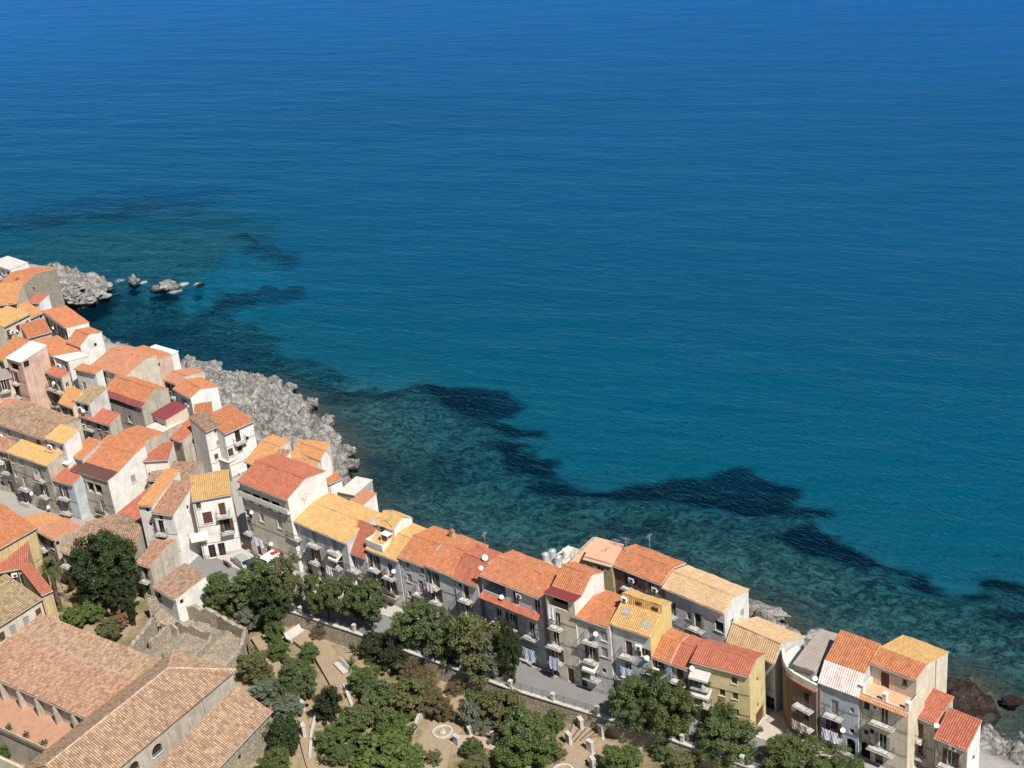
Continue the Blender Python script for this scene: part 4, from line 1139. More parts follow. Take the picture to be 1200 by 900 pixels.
# --- second line of houses, behind, over the sea
T = t5(700, 620)
B2 = house('brown walled house with bright orange roof and a white gable edge', (717, 660.5), (776, 684), 19.5, [(789, 666), (803, 661)], 'mauve', 'orange',
    zg=9, front=[('b', *T(200, 345), dict(bw=2.4)), ('b', *T(320, 400), dict(bw=2.4)), ('ac', *T(205, 295)), ('ac', *T(340, 350))], verge='frame_white', zb=0)
B3 = house('grey house with pale sand coloured roof standing over the rocks', (777, 687), (849, 717), 19.0, [(861, 699), (877, 692)], 'lightgrey', 'sand', zg=8,
    front=[('w', *T(440, 465), dict(size=(1.1, 2.0), bal=1, bw=1.6)), ('w', *T(535, 508), dict(size=(.6, 1.0), st='sgrey')), ('b', *T(590, 580), dict(bw=2.2, st='bframe')), ('w', *T(715, 572), dict(size=(1.3, 1.5), st='bframe'))],
    right=[('mw', *T(792, 545)), ('mw', *T(848, 490), SG)], zb=0)
B4 = house('low house with sand coloured tiles behind the lemon corner house', (852, 749), (908, 774), 15.0, [(915, 754.5), ('rel', 6.2, 14.9)], 'grey', 'sand', zg=7,
    front=[('d', *T(1010, 860), dict(size=(1.3, 2.0))), ('w', *T(880, 800))], zb=0)
h, L, D, pr = B2
antenna(h, 1.0, 2, 20.5, 2.4); antenna(h, 3.0, D - .5, 20.8, 2.0)
T = t5(560, 620)
B1 = house('olive walled block with a flat salmon pink roof terrace', T(622, 170), T(785, 215), 19.6, [T(850, 98)], 'olive', 'terrace', zg=9, zb=0, front=[('w', *T(715, 232), dict(size=(1.1, .6)))], ridge=False)
h, L, D, pr = B1
parapet(h, 0, L, 0, D, pr[0][1] + .1, .25, .15, 'pink', 'FBL')
antenna(h, L * .6, D * .55, pr[0][1], 1.6); antenna(h, L * .8, D * .9, pr[0][1], 2.4)
B1b = house('small lower pink terrace with thin railings above the water', T(542, 190), T(620, 212), 17.2, [('rel', 6.0, 17.2)], 'pink', 'terrace', zg=9, zb=0, ridge=False)
h, L, D, pr = B1b
parapet(h, 0, L, 0, D, pr[0][1] + .1, .5, .15, 'beige', 'BL')
m = MB()
for (a, b) in (((0, .1), (0, D)), ((0, D), (L, D)), ((L, D), (L, D * .4))):
    m.bar((a[0], a[1], pr[0][1] + 1.3), (b[0], b[1], pr[0][1] + 1.3), .03, 4)
    n = 5
    for k in range(n + 1): m.bar((a[0] + (b[0] - a[0]) * k / n, a[1] + (b[1] - a[1]) * k / n, pr[0][1] + .5), (a[0] + (b[0] - a[0]) * k / n, a[1] + (b[1] - a[1]) * k / n, pr[0][1] + 1.3), .025, 4)
m.build('terrace_railing', M['iron'], h)
for k, (px_, py_) in enumerate(((640, 657), (648, 653), (655, 660), (664, 652))):   # water tanks on the roof edge
    p = at((px_, py_), 16.6)
    m = MB(); m.bar((0, 0, -.3), (0, 0, 1.1), .55, 12); m.bar((0, 0, 1.1), (0, 0, 1.3), .4, 12, .15)
    o = m.build('water_tank', M['metal_grey'] if k < 3 else M['awn_cream']); o.location = p
    tag(o, 'grey cylindrical water tank on the flat roof by the small pink terrace' if k < 3 else 'cream water tank at the end of the row of roof tanks', 'tank', 'roof tanks by the pink terrace')
tb = house('flat concrete roof carrying water tanks behind the orange roofs', (629, 668), (662, 680), 16.2, [('rel', 7.0, 16.2)], 'beige', 'concrete', zg=8, zb=0, ridge=False)

# --- the group at the sea end
T = t5(920, 720)
FL2 = [(26, 155), (33.5, 147.2), (36.1, 144.9), (60, 123)]
A, B = T(198, 382), T(432, 468); zB = 16.4
S14 = house('pale blue grey house with orange roof above a rust stained white canopy', A, B, zB, [T(467, 352), T(556, 182)], 'blue', 'orange',
    front=[('b', *T(290, 590), dict(st='sgrey', bw=2.3)), ('sw', *T(392, 562), SG), ('b', *T(285, 712), dict(bw=2.4, st='bframe')), ('sw', *T(392, 685)), ('d', *T(290, 760), BR), ('arch', *T(385, 800), dict(size=(1.2, 2.3))), ('dish', *T(185, 365)), ('dish', *T(348, 668)),
           ('lau', *T(285, 655), dict(label='white lace edged sheets over the balcony of the pale blue house', w=2.2, h=1.6))], roofs=['rustsheet', 'orange'], gutter=False, ridge=False, zg=ZS)
A, B = T(440, 468), T(722, 578)
S15 = house('cream house with a salmon roof terrace below its upper storey', A, B, 16.2, [('rel', 4.0, 16.2)], 'cream', 'terrace',
    front=[('mw', *T(478, 535), dict(st='bframe')), ('b', *T(580, 640), dict(bw=3.0, st='white')), ('sw', *T(475, 690)), ('sw', *T(508, 685)), ('b', *T(570, 790), dict(bw=3.2, st='white')),
           ('ac', *T(530, 535)), ('arch', *T(470, 840), dict(size=(1.3, 2.4))), ('d', *T(550, 860)), ('garage', *T(597, 880), dict(size=(1.9, 2.0)))], ridge=False, gutter=False)
h, L, D, pr = S15
m = MB(); zt = 16.3
tile_plane(m, 0, L, -.55, zt - .35, -.02, zt); m.build('eave_tiles', ROOF['amber'], h)
parapet(h, 0, L, 0, D, zt, .22, .2, 'cream', 'F'); parapet(h, 0, L, .2, D, zt, .9, .2, 'cream', 'R'); parapet(h, 0, L, .2, D, zt, .9, .2, 'cream', 'L')
for x in (L * .02, L * .5, L * .97):
    m = MB(); m.box(x - .25, x + .25, .02, .52, zt, zt + 1.15); m.box(x - .32, x + .32, -.05, .58, zt + 1.15, zt + 1.27)
    m.build('terrace_pier', WALL['white'], h)
U15 = house('cream upper house with orange front slope and taller yellow roof behind the salmon terrace', T(500, 277), T(771, 381), 19.2, [T(830, 296), T(955, 224)], 'cream', 'orange', zg=zt, zb=0, roofs=['orange', 'yellow'],
    front=[('s', *T(585, 385), dict(st='brown', size=(1.1, 2.2))), ('mw', *T(700, 400), dict(size=(.65, .9)))], pipe=False)
h, L, D, pr = U15
m = MB(); m.bar((L + .05, D * .6, 12.5), (L + .05, D * .6, pr[0][1]), .05, 5); m.build('drainpipe', M['pipe'], h)
A, B = T(742, 562), T(880, 638)
S16 = house('small beige house with a steep coral lean-to roof below the cream house', A, B, 14.0, [T(985, 492)], 'tan', 'coral', ridge=False, ang=-47,
    front=[('b', *T(762, 715), dict(bw=2.6, st='white')), ('b', *T(762, 810), dict(bw=2.6, st='white')), ('mw', *T(745, 835)), ('ac', *T(735, 585)), ('dish', *T(898, 640))])
A, B = T(902, 692), T(1070, 790)
S17 = house('last beige house of the row with coral lean-to roof and lit white side wall', A, B, 13.2, [T(1148, 632)], 'beige', 'coral', ridge=False, ang=-45, wallr='white',
    front=[('b', *T(970, 890), dict(bw=2.6, st='white')), ('ac', *T(990, 775)), ('garage', *T(880, 870), dict(size=(1.8, 1.8)))], right=[('sw', *T(1105, 840))])
# rounded terracotta house with curved terrace
P0 = at(T(0, 300), 15.2)
h = thing('house', 'terracotta brown house with a curved white terrace parapet', 'house', (0, 0, 0))
cur = [at(T(x, y), 15.2) for x, y in ((-20, 240), (-12, 300), (8, 345), (45, 380), (100, 412), (182, 455))]
bk = [at(T(x, y), 15.2) for x, y in ((182, 455), (250, 330), (70, 180), (-20, 240))]
m = MB(); mp_ = MB(); mc = MB()
for a, b in zip(cur[:-1], cur[1:]):
    m.face([(a.x, a.y, 3), (b.x, b.y, 3), (b.x, b.y, 15.2), (a.x, a.y, 15.2)])
    d_ = (b - a).normalized(); n_ = Vector((-d_.y, d_.x, 0)) * .3
    for z0, z1, o_ in ((15.2, 16.2, 0),):
        mp_.face([(a.x, a.y, z0), (b.x, b.y, z0), (b.x, b.y, z1), (a.x, a.y, z1)]); mp_.face([(a.x, a.y, z1), (b.x, b.y, z1), (b.x + n_.x, b.y + n_.y, z1), (a.x + n_.x, a.y + n_.y, z1)]); mp_.face([(a.x + n_.x, a.y + n_.y, z1), (b.x + n_.x, b.y + n_.y, z1), (b.x + n_.x, b.y + n_.y, z0), (a.x + n_.x, a.y + n_.y, z0)])
    q_ = n_ * .6
    mc.face([(a.x - q_.x, a.y - q_.y, 15.25), (b.x - q_.x, b.y - q_.y, 15.25), (b.x, b.y, 15.35), (a.x, a.y, 15.35)]); mc.face([(a.x - q_.x, a.y - q_.y, 15.0), (b.x - q_.x, b.y - q_.y, 15.0), (b.x - q_.x, b.y - q_.y, 15.25), (a.x - q_.x, a.y - q_.y, 15.25)])
for a, b in zip(bk[:-1], bk[1:]): m.face([(a.x, a.y, 3), (b.x, b.y, 3), (b.x, b.y, 15.2), (a.x, a.y, 15.2)])
m.build('wall', WALL['brown'], h); mp_.build('parapet', WALL['white'], h); mc.build('cornice', ROOF['salmon'], h)
m = MB(); m.face([(p.x, p.y, 15.21) for p in cur + bk[1:-1]]); m.build('terrace', ROOF['concrete'], h)
a, b = cur[-3], cur[-1]; d_ = (b - a); Lw = d_.length; d_.normalize(); ax = ((a.x, a.y), (d_.x, d_.y), (-d_.y, d_.x))
for zz in (9.4, 12.2):
    balcony(h, Lw * .55, zz, 2.6, ax, 1.0); window_parts(h, Lw * .55, zz + 1.1, 1.2, 2.1, ax, 'bframe', -.03)
window_parts(h, Lw * .5, 8.2, 1.1, 2.2, ax, 'brown', -.03)
dish(h, Lw * .1, 11.2, ax); dish(h, Lw * .2, 8.6, ax)
o = laundry(h, Lw * .5, 10.2, ax, 'cream fringed cloths hanging on the terracotta brown house', 2.4, 1.3, 'awn_cream')
house('grey sheet roofed shed on the terrace between brown and blue houses', T(52, 285), T(176, 328), 17.2, [T(262, 212), T(330, 132)], 'tan', 'greysheet', zg=15.2, zb=8, front=[('log', *T(110, 340), dict(size=(3.0, 1.6), depth=1.2))], pipe=False)
# white roof terrace behind it
T5_ = t5(700, 620)
W5 = house('white walled roof terrace cluttered with pale boxes beside the rocks', T5_(1000, 690), T5_(1085, 735), 13.0, [T5_(1185, 640)], 'white', 'whitesheet', zg=6, zb=0, ridge=False)
h, L, D, pr = W5
parapet(h, 0, L, 0, D, 13.1, 1.0, .25, 'white', 'FRBL')
m = MB(); r = random.Random(3)
for k in range(12):
    x, y = r.uniform(.5, L - 1), r.uniform(.5, D - 1); s = r.uniform(.3, .7); m.box(x, x + s, y, y + r.uniform(.3, .8), 13.1, 13.1 + r.uniform(.3, 1.0))
m.build('boxes', M['slab'], h)
for (px_, py_) in ((1082 / 5, 0),): pass

# --- coast-side roofs behind the coral roofed house
T = t5(200, 420)
house('amber roofed house with a wavy roof near the limestone rocks', T(440, 600), T(545, 640), 15.0, [T(640, 520), T(700, 490)], 'grey', 'amber', front=[('log', *T(460, 625), dict(size=(1.2, 1.4), depth=.6))])
house('little house with brown old tiles squeezed behind the coral roof', T(560, 628), T(640, 640), 15.4, [T(700, 545)], 'white', 'oldred', ridge=False)
house('amber roofed house with a low white parapet on the shore side', T(655, 625), T(840, 640), 15.2, [T(880, 600), ('rel', 6.5, 16.2)], 'cream', 'amber', ridge=False)
house('amber hipped house at the edge of the limestone outcrop', T(730, 535), T(880, 590), 15.6, [T(905, 545), T(935, 575)], 'white', 'amber')
house('small shed with an orange roof hanging over the sea rocks', T(922, 735), T(1000, 700), 11.5, [('rel', 4.5, 12.2)], 'white', 'orange', ridge=False, zg=4, zb=-1)
house('pinkish tiled hut at the water edge behind the amber roof', T(1050, 835), T(1130, 860), 8.6, [('rel', 3.2, 9.0)], 'white', 'salmon', ridge=False, zg=3, zb=-1)
house('ragged pale stone shed wall above the rocks by the orange shed', T(985, 780), T(1080, 800), 9.5, [('rel', 5.0, 9.5)], 'beige', 'concrete', ridge=False, zg=3, zb=-1)

# --- white corner house on the square
Q = lambda x, y: (150 + x / 7.5, 560 + y / 7.5)
house('white corner house, narrow wing with striped amber roof', Q(90, 232), Q(212, 246), 17.2, [('rel', 8.5, 18.6)], 'white', 'amber', ridge=False,
      front=[('sw', *Q(170, 283)), ('sw', *Q(198, 408))])
house('white corner house, middle wing with weathered brown tiles', Q(215, 300), Q(398, 326), 16.6, [('rel', 6.4, 18.4)], 'white', 'oldred', ridge=False,
      front=[('b', *Q(305, 485), dict(bw=2.0, st='bframe')), ('mw', *Q(272, 270), dict(st='bframe'))], right=[('sw', *Q(525, 258)), ('sw', *Q(630, 380))])
house('white corner house, lit wing with amber roof and tall brown shutters', Q(562, 202), Q(905, 140), 17.6, [('rel', 6.5, 18.3)], 'white', 'yellow', ridge=False,
      front=[('mw', *Q(620, 245), BR), ('s', *Q(700, 350), dict(st='brown', size=(1.4, 2.0))), ('b', *Q(840, 330), dict(st='brown', bw=2.0)), ('b', *Q(715, 435), dict(st='bframe', bw=2.2)), ('b', *Q(880, 470), dict(st='bframe', bw=2.0)),
             ('awn', *Q(620, 480), dict(w=2.6, mat='awn_cream')), ('d', *Q(820, 600)), ('d', *Q(730, 590)), ('d', *Q(640, 620))])

# --- old town blocks
T = t5(0, 440)
house('white house with a dark brown porch roof over its top floor', T(418, 552), T(632, 618), ze_base(T(690, 860), 440 + 618 / 5), [T(690, 570), T(790, 462), T(850, 410)], 'beige', 'orange', roofs=['umber', 'orange', 'orange'], gutter=False,
      front=[('log', *T(530, 655), dict(size=(5.6, 1.9), depth=1.3, cols=2)), ('b', *T(500, 770), dict(bw=2.2)), ('b', *T(610, 800), dict(bw=2.4, plants=True)), ('d', *T(520, 850), dict(size=(1.6, 2.2))), ('d', *T(600, 860))],
      right=[('w', *T(782, 605), SG), ('sw', *T(880, 590))], wallr='white')
house('orange roof over a pale wall left of the brown porch', T(405, 466), T(482, 490), 16.0, [('rel', 4.5, 17.0)], 'blue', 'orange', ridge=False, auto=(4, 1))
house('orange gable behind the brown porch house', T(640, 398), T(800, 445), 16.4, [('rel', 3.0, 17.3), ('rel', 6.5, 16.6)], 'beige', 'orange')
house('low white house with coral lean-to beside the white gable', T(838, 500), T(985, 490), 14.5, [('rel', 4.5, 15.2)], 'white', 'coral', ridge=False, front=[('sw', *T(880, 580))])
house('narrow pale blue house with little coral roof between taller fronts', T(308, 605), T(428, 638), ze_base(T(452, 845), 440 + 638 / 5), [('rel', 3.6, 14.8)], 'blue', 'coral', ridge=False, front=[('b', *T(385, 715), dict(bw=2.4)), ('b', *T(400, 800), dict(bw=2.2)), ('w', *T(385, 670))])
house('tall tan fronted house with yellow roof and three tiers of balconies', T(45, 445), T(277, 527), ze_base(T(345, 820), 440 + 527 / 5), [T(380, 440)], 'tan', 'yellow', ridge=False,
      front=[('mw', *T(72, 498)), ('mw', *T(125, 515), SG), ('b', *T(140, 575), dict(bw=2.2)), ('b', *T(245, 610), dict(bw=2.2)), ('mw', *T(95, 580)), ('b', *T(155, 660), dict(bw=2.4)), ('b', *T(270, 705), dict(bw=2.2)), ('b', *T(165, 745), dict(bw=2.6)), ('mw', *T(120, 690)),
             ('dish', *T(195, 685)), ('dish', *T(295, 765)), ('d', *T(200, 800)), ('d', *T(110, 760)), ('lau', *T(240, 560), dict(label='faded clothes hung on the tan front with yellow roof', w=1.5, h=1.2, mat='awn_stripe'))])
house('tan fronted house with patchy red brown tiles left of the yellow roof', T(-130, 400), T(44, 446), ze_base(T(105, 700), 440 + 446 / 5), [T(120, 350)], 'tan', 'oldred', ridge=False, auto=(4, 3))
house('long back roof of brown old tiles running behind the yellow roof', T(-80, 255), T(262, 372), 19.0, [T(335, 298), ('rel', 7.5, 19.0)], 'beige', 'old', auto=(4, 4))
house('yellow topped white house at the end of the long brown roof', T(264, 366), T(375, 396), 19.2, [T(462, 322)], 'white', 'yellow', ridge=False)
house('low pale annex below the yellow topped white house', T(330, 500), T(400, 520), 15.5, [('rel', 4, 15.9)], 'white', 'whitesheet', ridge=False)
house('orange roof sliver behind the long brown roof', T(0, 168), T(190, 205), 18.5, [T(230, 172)], 'pink', 'salmon', ridge=False)
house('brown patched roof with grey wall beside the maroon canopy', T(432, 142), T(522, 167), ze_base(T(610, 470), 440 + 167 / 5), [T(625, 78)], 'grey', 'weathered', ridge=False, auto=(4, 2))
house('house below with a coral triangle roof and many small windows', T(440, 225), T(640, 290), 14.4, [('rel', 2.6, 15.2)], 'beige', 'coral', ridge=False, auto=(3, 4))
house('big orange roofed house with a long maroon canopy over its top floor', T(602, 108), T(832, 188), ze_base(T(875, 410), 440 + 188 / 5), [T(850, 165), T(905, 82), T(985, 80)], 'tan', 'orange', roofs=['maroon', 'orange', 'orange'], gutter=False,
      front=[('log', *T(715, 165), dict(size=(7.5, 1.2), depth=1.2)), ('s', *T(655, 215), SG), ('w', *T(760, 255)), ('b', *T(670, 290), dict(bw=2.2)), ('b', *T(775, 325), dict(bw=2.2)), ('b', *T(700, 360)), ('d', *T(790, 400))])
house('cream house with a maroon sheet roof on its terrace', T(890, 226), T(972, 264), 17.0, [T(1098, 188)], 'cream', 'maroon', ridge=False)
house('beige corner house with coral roof and a tall blank side wall', T(935, 330), T(1066, 388), ze_base(T(1110, 600), 440 + 388 / 5), [T(1182, 288)], 'tan', 'coral', ridge=False,
      front=[('b', *T(1010, 450), dict(bw=2.2)), ('b', *T(1030, 530), dict(bw=2.2)), ('d', *T(1040, 560))], right=[('mw', *T(1137, 385), BR), ('sw', *T(1180, 455)), ('sw', *T(1190, 530))])
house('lower wing with a flat terrace left of the tall blank side wall', T(842, 312), T(932, 345), 15.6, [('rel', 5.0, 15.6)], 'tan', 'concrete', ridge=False, auto=(3, 2))
house('yellow lean-to roof between old town houses', T(347, 155), T(425, 183), 16.5, [T(480, 95)], 'cream', 'amber', ridge=False, auto=(3, 2))
house('small brown roofed hut over the archway lane', T(860, 610), T(1095, 625), 12.0, [('rel', 4.5, 12.8), ('rel', 6, 12.2)], 'tan', 'old')
house('coral roofed strip climbing between the white houses', T(700, 800), T(825, 850), 11.5, [('rel', 8.5, 13.2)], 'white', 'coral', ridge=False)
T = t5(200, 420)
house('white gabled house with orange roof at the foot of the rocks', T(20, 175), T(117, 230), 17.5, [T(176, 180), T(276, 168)], 'white', 'orange', auto=(3, 1))
house('white house over a dark vaulted archway, brown patch on its roof', T(200, 428), T(292, 388), 16.6, [('rel', 4.5, 17.6)], 'white', 'old', ridge=False, pipe=False,
      front=[('mw', *T(265, 418), BR), ('mw', *T(280, 495), SG), ('mw', *T(268, 575), BR), ('arch', *T(290, 660), dict(size=(2.6, 3.6), depth=3.0))])
house('white house with orange roof and a dark iron balcony above the rocks', T(312, 442), T(480, 366), 16.0, [('rel', 6.0, 17.2)], 'white', 'orange', ridge=False, pipe=False,
      front=[('b', *T(400, 490), dict(bw=2.2, st='bframe')), ('s', *T(342, 555)), ('s', *T(405, 525)), ('sw', *T(450, 468))])
house('rough grey stone base wall with small windows below the white house', T(335, 612), T(500, 520), 10.6, [('rel', 3.0, 10.6)], 'darkstone', 'concrete', ridge=False, pipe=False, zg=6.2)
house('small orange roof linking the arch house and the white gable', T(140, 345), T(240, 330), 17.0, [('rel', 4.0, 17.4)], 'white', 'orange', ridge=False)
T = t5(0, 290)
house('pink gabled house with one tiny dark window and orange roof', T(700, 640), T(865, 692), 16.2, [T(905, 655), T(1005, 628)], 'pink', 'orange', front=[('log', *T(800, 690), dict(size=(4, 1.6), depth=1.0))], right=[('sw', *T(930, 688))])
house('white flat topped hut at the shore end of the pink house', T(850, 600), T(985, 640), 13.2, [('rel', 2.5, 13.2)], 'white', 'whitesheet', ridge=False)
house('broad orange roof with patched tiles beside the pink gable', T(535, 690), T(738, 752), 16.5, [('rel', 5.0, 17.8), ('rel', 7.5, 17.4)], 'cream', 'salmon', ridge=False, auto=(3, 2))
house('orange roof between the wide roof and the white shore gable', T(960, 770), T(1040, 800), 16.2, [T(1090, 755), ('rel', 6, 16)], 'cream', 'salmon')
house('white gable with orange roof facing the rock islets', T(395, 550), T(470, 578), 17.2, [T(520, 512), T(596, 497)], 'white', 'orange', right=[('sw', *T(560, 570))])
house('flat sided orange roof above a white wall near the cove', T(255, 372), T(388, 472), 17.0, [T(520, 442)], 'white', 'orange', ridge=False)
house('orange roof with a raised middle next to the white box roof', T(185, 545), T(312, 638), 17.4, [T(470, 612)], 'cream', 'orange', ridge=False)
house('lower orange roof tucked under the cove houses', T(160, 530), T(300, 492), 17.0, [('rel', 5.0, 18.0)], 'tan', 'orange', ridge=False)
house('pink tower house with a white flat roof and dark corner window', T(38, 645), T(125, 672), 20.5, [T(272, 578)], 'pink', 'whitesheet', ridge=False, front=[('log', *T(85, 700), dict(size=(2.6, 1.4), depth=.5)), ('b', *T(95, 790), dict(bw=2.6)), ('b', *T(105, 870), dict(bw=2.6))], right=[('w', *T(155, 680), dict(st='bframe', size=(1.2, 1.2)))])
house('small white flat roof box in the middle of the old town', T(308, 635), T(400, 668), 17.2, [T(518, 636)], 'white', 'whitesheet', ridge=False)
house('cream house with a small coral roof and rooftop washing', T(272, 728), T(362, 762), 16.8, [T(405, 735)], 'cream', 'coral', ridge=False, auto=(3, 2), rauto=(3, 1))
house('pale house with a small orange roof and square terrace', T(440, 710), T(560, 738), 16.6, [T(600, 712)], 'white', 'orange', ridge=False, auto=(2, 2))
house('orange roof at the left edge above the pink tower', T(-60, 640), T(20, 660), 18.8, [T(170, 545), ('rel', 9, 18)], 'cream', 'orange')
house('dark roofed cream house left of the pink tower', T(-60, 790), T(70, 760), 17.0, [('rel', 3.5, 17.4)], 'cream', 'greysheet', ridge=False, front=[('b', *T(30, 830))])
house('cream house with sand yellow roof near the stone gable', T(20, 465), T(172, 388), 17.2, [('rel', 6.0, 18.0)], 'cream', 'yellow', ridge=False)
house('beige block with amber roof above the cove rocks', T(30, 480), T(255, 378), 15.5, [('rel', 5.0, 16.8)], 'beige', 'amber', ridge=False, front=[('sw', *T(192, 465)), ('sw', *T(240, 405))])
house('amber roof corner at the left edge over the cove', T(-80, 345), T(100, 325), 18.0, [('rel', 8.0, 19.5)], 'cream', 'amber', ridge=False)
house('small coral roof and white terrace next to the stone gable', T(160, 320), T(230, 325), 15.0, [('rel', 3.5, 15.4)], 'white', 'coral', ridge=False)
house('stone gabled house with orange roof beside the grey boulders', T(-40, 250), T(105, 258), 17.5, [T(208, 155), ('rel', 14, 17)], 'stone', 'orange', right=[('sw', *T(200, 240))])
chimney(HOUSES[-1][0], HOUSES[-1][1] - 1.0, 2.0, 18.6, .9, 'pink')
house('white walled terrace at the far left edge over the sea', T(-60, 90), T(60, 130), 16.0, [('rel', 4.5, 16.0)], 'white', 'concrete', ridge=False)

# --- ochre church wing and roofs beside the convent
T = t5(0, 580)
house('ochre walled church wing with a broad orange roof and grey cornice', T(-120, 375), T(206, 190), 16.5, [('rel', 9.0, 19.0)], 'ochre', 'orange', ridge=False, zg=5, front=[('arch', *T(90, 360), dict(size=(2.4, 2.0), mat='shutter_grey', depth=.3, xz=0))])
house('lower ochre house with a strip of coral roof below the church wing', T(-60, 460), T(165, 418), 13.6, [('rel', 5.0, 14.8)], 'ochre', 'coral', ridge=False, zg=5)
house('ochre walled annex with a small coral roof beside the palm', T(240, 584), T(304, 556), 12.8, [('rel', 6.5, 14.4)], 'ochre', 'coral', ridge=False, zg=5)
house('tan tiled roof with a pale gable wall at the left edge', T(-120, 835), T(238, 606), 12.2, [('rel', 7.0, 14.2)], 'cream', 'weathered', ridge=False, zg=5)
house('low orange roof in front of the tan fronts', T(215, 205), T(318, 262), 12.0, [T(480, 192)], 'beige', 'salmon', ridge=False, zg=6, right=[('sw', *T(300, 300))])
house('pale amber roof sliver in front of the balconied fronts', T(70, 150), T(225, 195), 12.4, [T(415, 150)], 'cream', 'amber', ridge=False, zg=6)
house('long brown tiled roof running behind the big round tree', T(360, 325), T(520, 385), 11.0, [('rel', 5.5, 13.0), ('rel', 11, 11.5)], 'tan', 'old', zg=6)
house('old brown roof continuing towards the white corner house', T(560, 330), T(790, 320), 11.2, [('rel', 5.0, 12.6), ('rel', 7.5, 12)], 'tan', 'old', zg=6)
house('brown tiled shed with a weathered rubble side wall', T(800, 395), T(880, 420), 10.8, [T(975, 300), ('rel', 8.5, 11.6)], 'beige', 'oldred', zg=5, ridge=False)
house('brown tiled lean-to with a long whitewashed side wall', T(900, 535), T(1028, 612), 9.8, [T(1205, 478)], 'white', 'old', ridge=False, zg=5, front=[('log', *T(900, 580), dict(size=(1.5, 2), depth=.4))], right=[('sw', *T(1065, 625))])
# ------------------------------------------------------------------ convent
def tile_trap(m, P0, P1, Q0, Q1, step=.32):
    P0, P1, Q0, Q1 = map(Vector, (P0, P1, Q0, Q1))
    e = (P1 - P0); Lb = e.length; e.normalize()
    n = e.cross((Q0 + Q1) / 2 - P0).normalized()
    if n.z < 0: n = -n
    f = n.cross(e)
    if f.dot((Q0 + Q1) / 2 - P0) < 0: f = -f
    q0, q1, H = (Q0 - P0).dot(e), (Q1 - P0).dot(e), (Q0 - P0).dot(f)
    def hm(s):
        if s < q0: return H * s / q0
        if s > q1: return H * (Lb - s) / (Lb - q1)
        return H
    k = max(2, int(Lb / step)); pts = []
    for i in range(k):
        for a, b in ((0, 0), (.22, .085), (.5, .12), (.78, .085)): pts.append((Lb * (i + a) / k, b))
    pts.append((Lb, 0))
    for (sa, ha), (sb, hb) in zip(pts[:-1], pts[1:]):
        m.face([P0 + e * sa + n * ha, P0 + e * sb + n * hb, P0 + e * sb + n * hb + f * hm(sb), P0 + e * sa + n * ha + f * hm(sa)], [(sa * k * step / Lb, 0), (sb * k * step / Lb, 0), (sb * k * step / Lb, hm(sb)), (sa * k * step / Lb, hm(sa))])
def ridge_line(parent, a, b, mat, name='ridge_tiles'):
    a, b = Vector(a), Vector(b); d = b - a; n = max(2, int(d.length / .5)); m = MB(); r = random.Random(5)
    for k in range(n):
        p, q_ = a + d * (k / n), a + d * ((k + 1) / n); j = Vector((0, 0, r.uniform(-.03, .03)))
        m.bar(p + j, q_ + j + Vector((0, 0, .03)), .15, 6, .18)
    m.build(name, mat, parent)
M['mortar'] = plain('ridge_mortar', (.50, .38, .30), .95, .1, 0, .5, 2.5)
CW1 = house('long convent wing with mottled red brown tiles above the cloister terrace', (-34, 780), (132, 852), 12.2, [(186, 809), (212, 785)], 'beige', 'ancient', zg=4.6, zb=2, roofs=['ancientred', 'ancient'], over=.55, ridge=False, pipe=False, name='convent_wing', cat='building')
h, L, D, pr = CW1
ridge_line(h, (0, pr[1][0], pr[1][1] + .12), (L - 2, pr[1][0], pr[1][1] + .12), M['mortar'])
zt = 12.2 - 2.9
m = MB(); m.box(0, L, -5.2, -.01, zt - .5, zt); m.build('cloister_terrace', ROOF['cotto'], h)
m = MB(); m.box(0, L - 4.4, -5.3, -5.1, zt - .02, zt + .5); m.build('terrace_parapet', WALL['tan'], h)
m = MB(); m.box(0, L, -5.0, -4.9, 3, zt - .5); m.build('cloister_wall', WALL['beige'], h)
for k in range(6):
    x = L - 3.2 - k * 3.6
    m = MB(); m.box(x - .16, x + .16, -.9, -.02, zt, 12.0); m.build('pier', WALL['tan'], h)
for k in range(5):
    p = h.matrix_basis @ Vector((L - 5 - k * 3.4, -2.5 if k == 0 else -4.7, zt))
    m = MB(); m.bar((0, 0, 0), (0, 0, .45), .22, 10, .3); o = m.build('plant_pot', M['terracotta']); o.location = p
    pl = MB(); r = random.Random(k)
    for q_ in range(60):
        c = Vector((r.gauss(0, .22), r.gauss(0, .22), .5 + abs(r.gauss(.2, .2)))); a = Vector((r.gauss(0, 1), r.gauss(0, 1), r.gauss(0, 1))).normalized() * .16; b = a.cross(Vector((r.random(), r.random(), r.random()))).normalized() * .1
        pl.face([c - a, c + b, c + a, c - b])
    pl.build('plant', LEAF['mid'], o)
    tag(o, 'potted plant on the tiled cloister terrace' if k == 0 else 'small potted plant along the cloister terrace edge', 'plant', 'pots on the cloister terrace')
# low wall across the cloister court
m = MB(); m.box(0, L - 4, -8.6, -8.2, 3, 8.6); o = m.build('court_wall', WALL['cream']); o.matrix_basis = h.matrix_basis.copy(); tag(o, 'cream wall on the far side of the dark cloister court', 'wall')

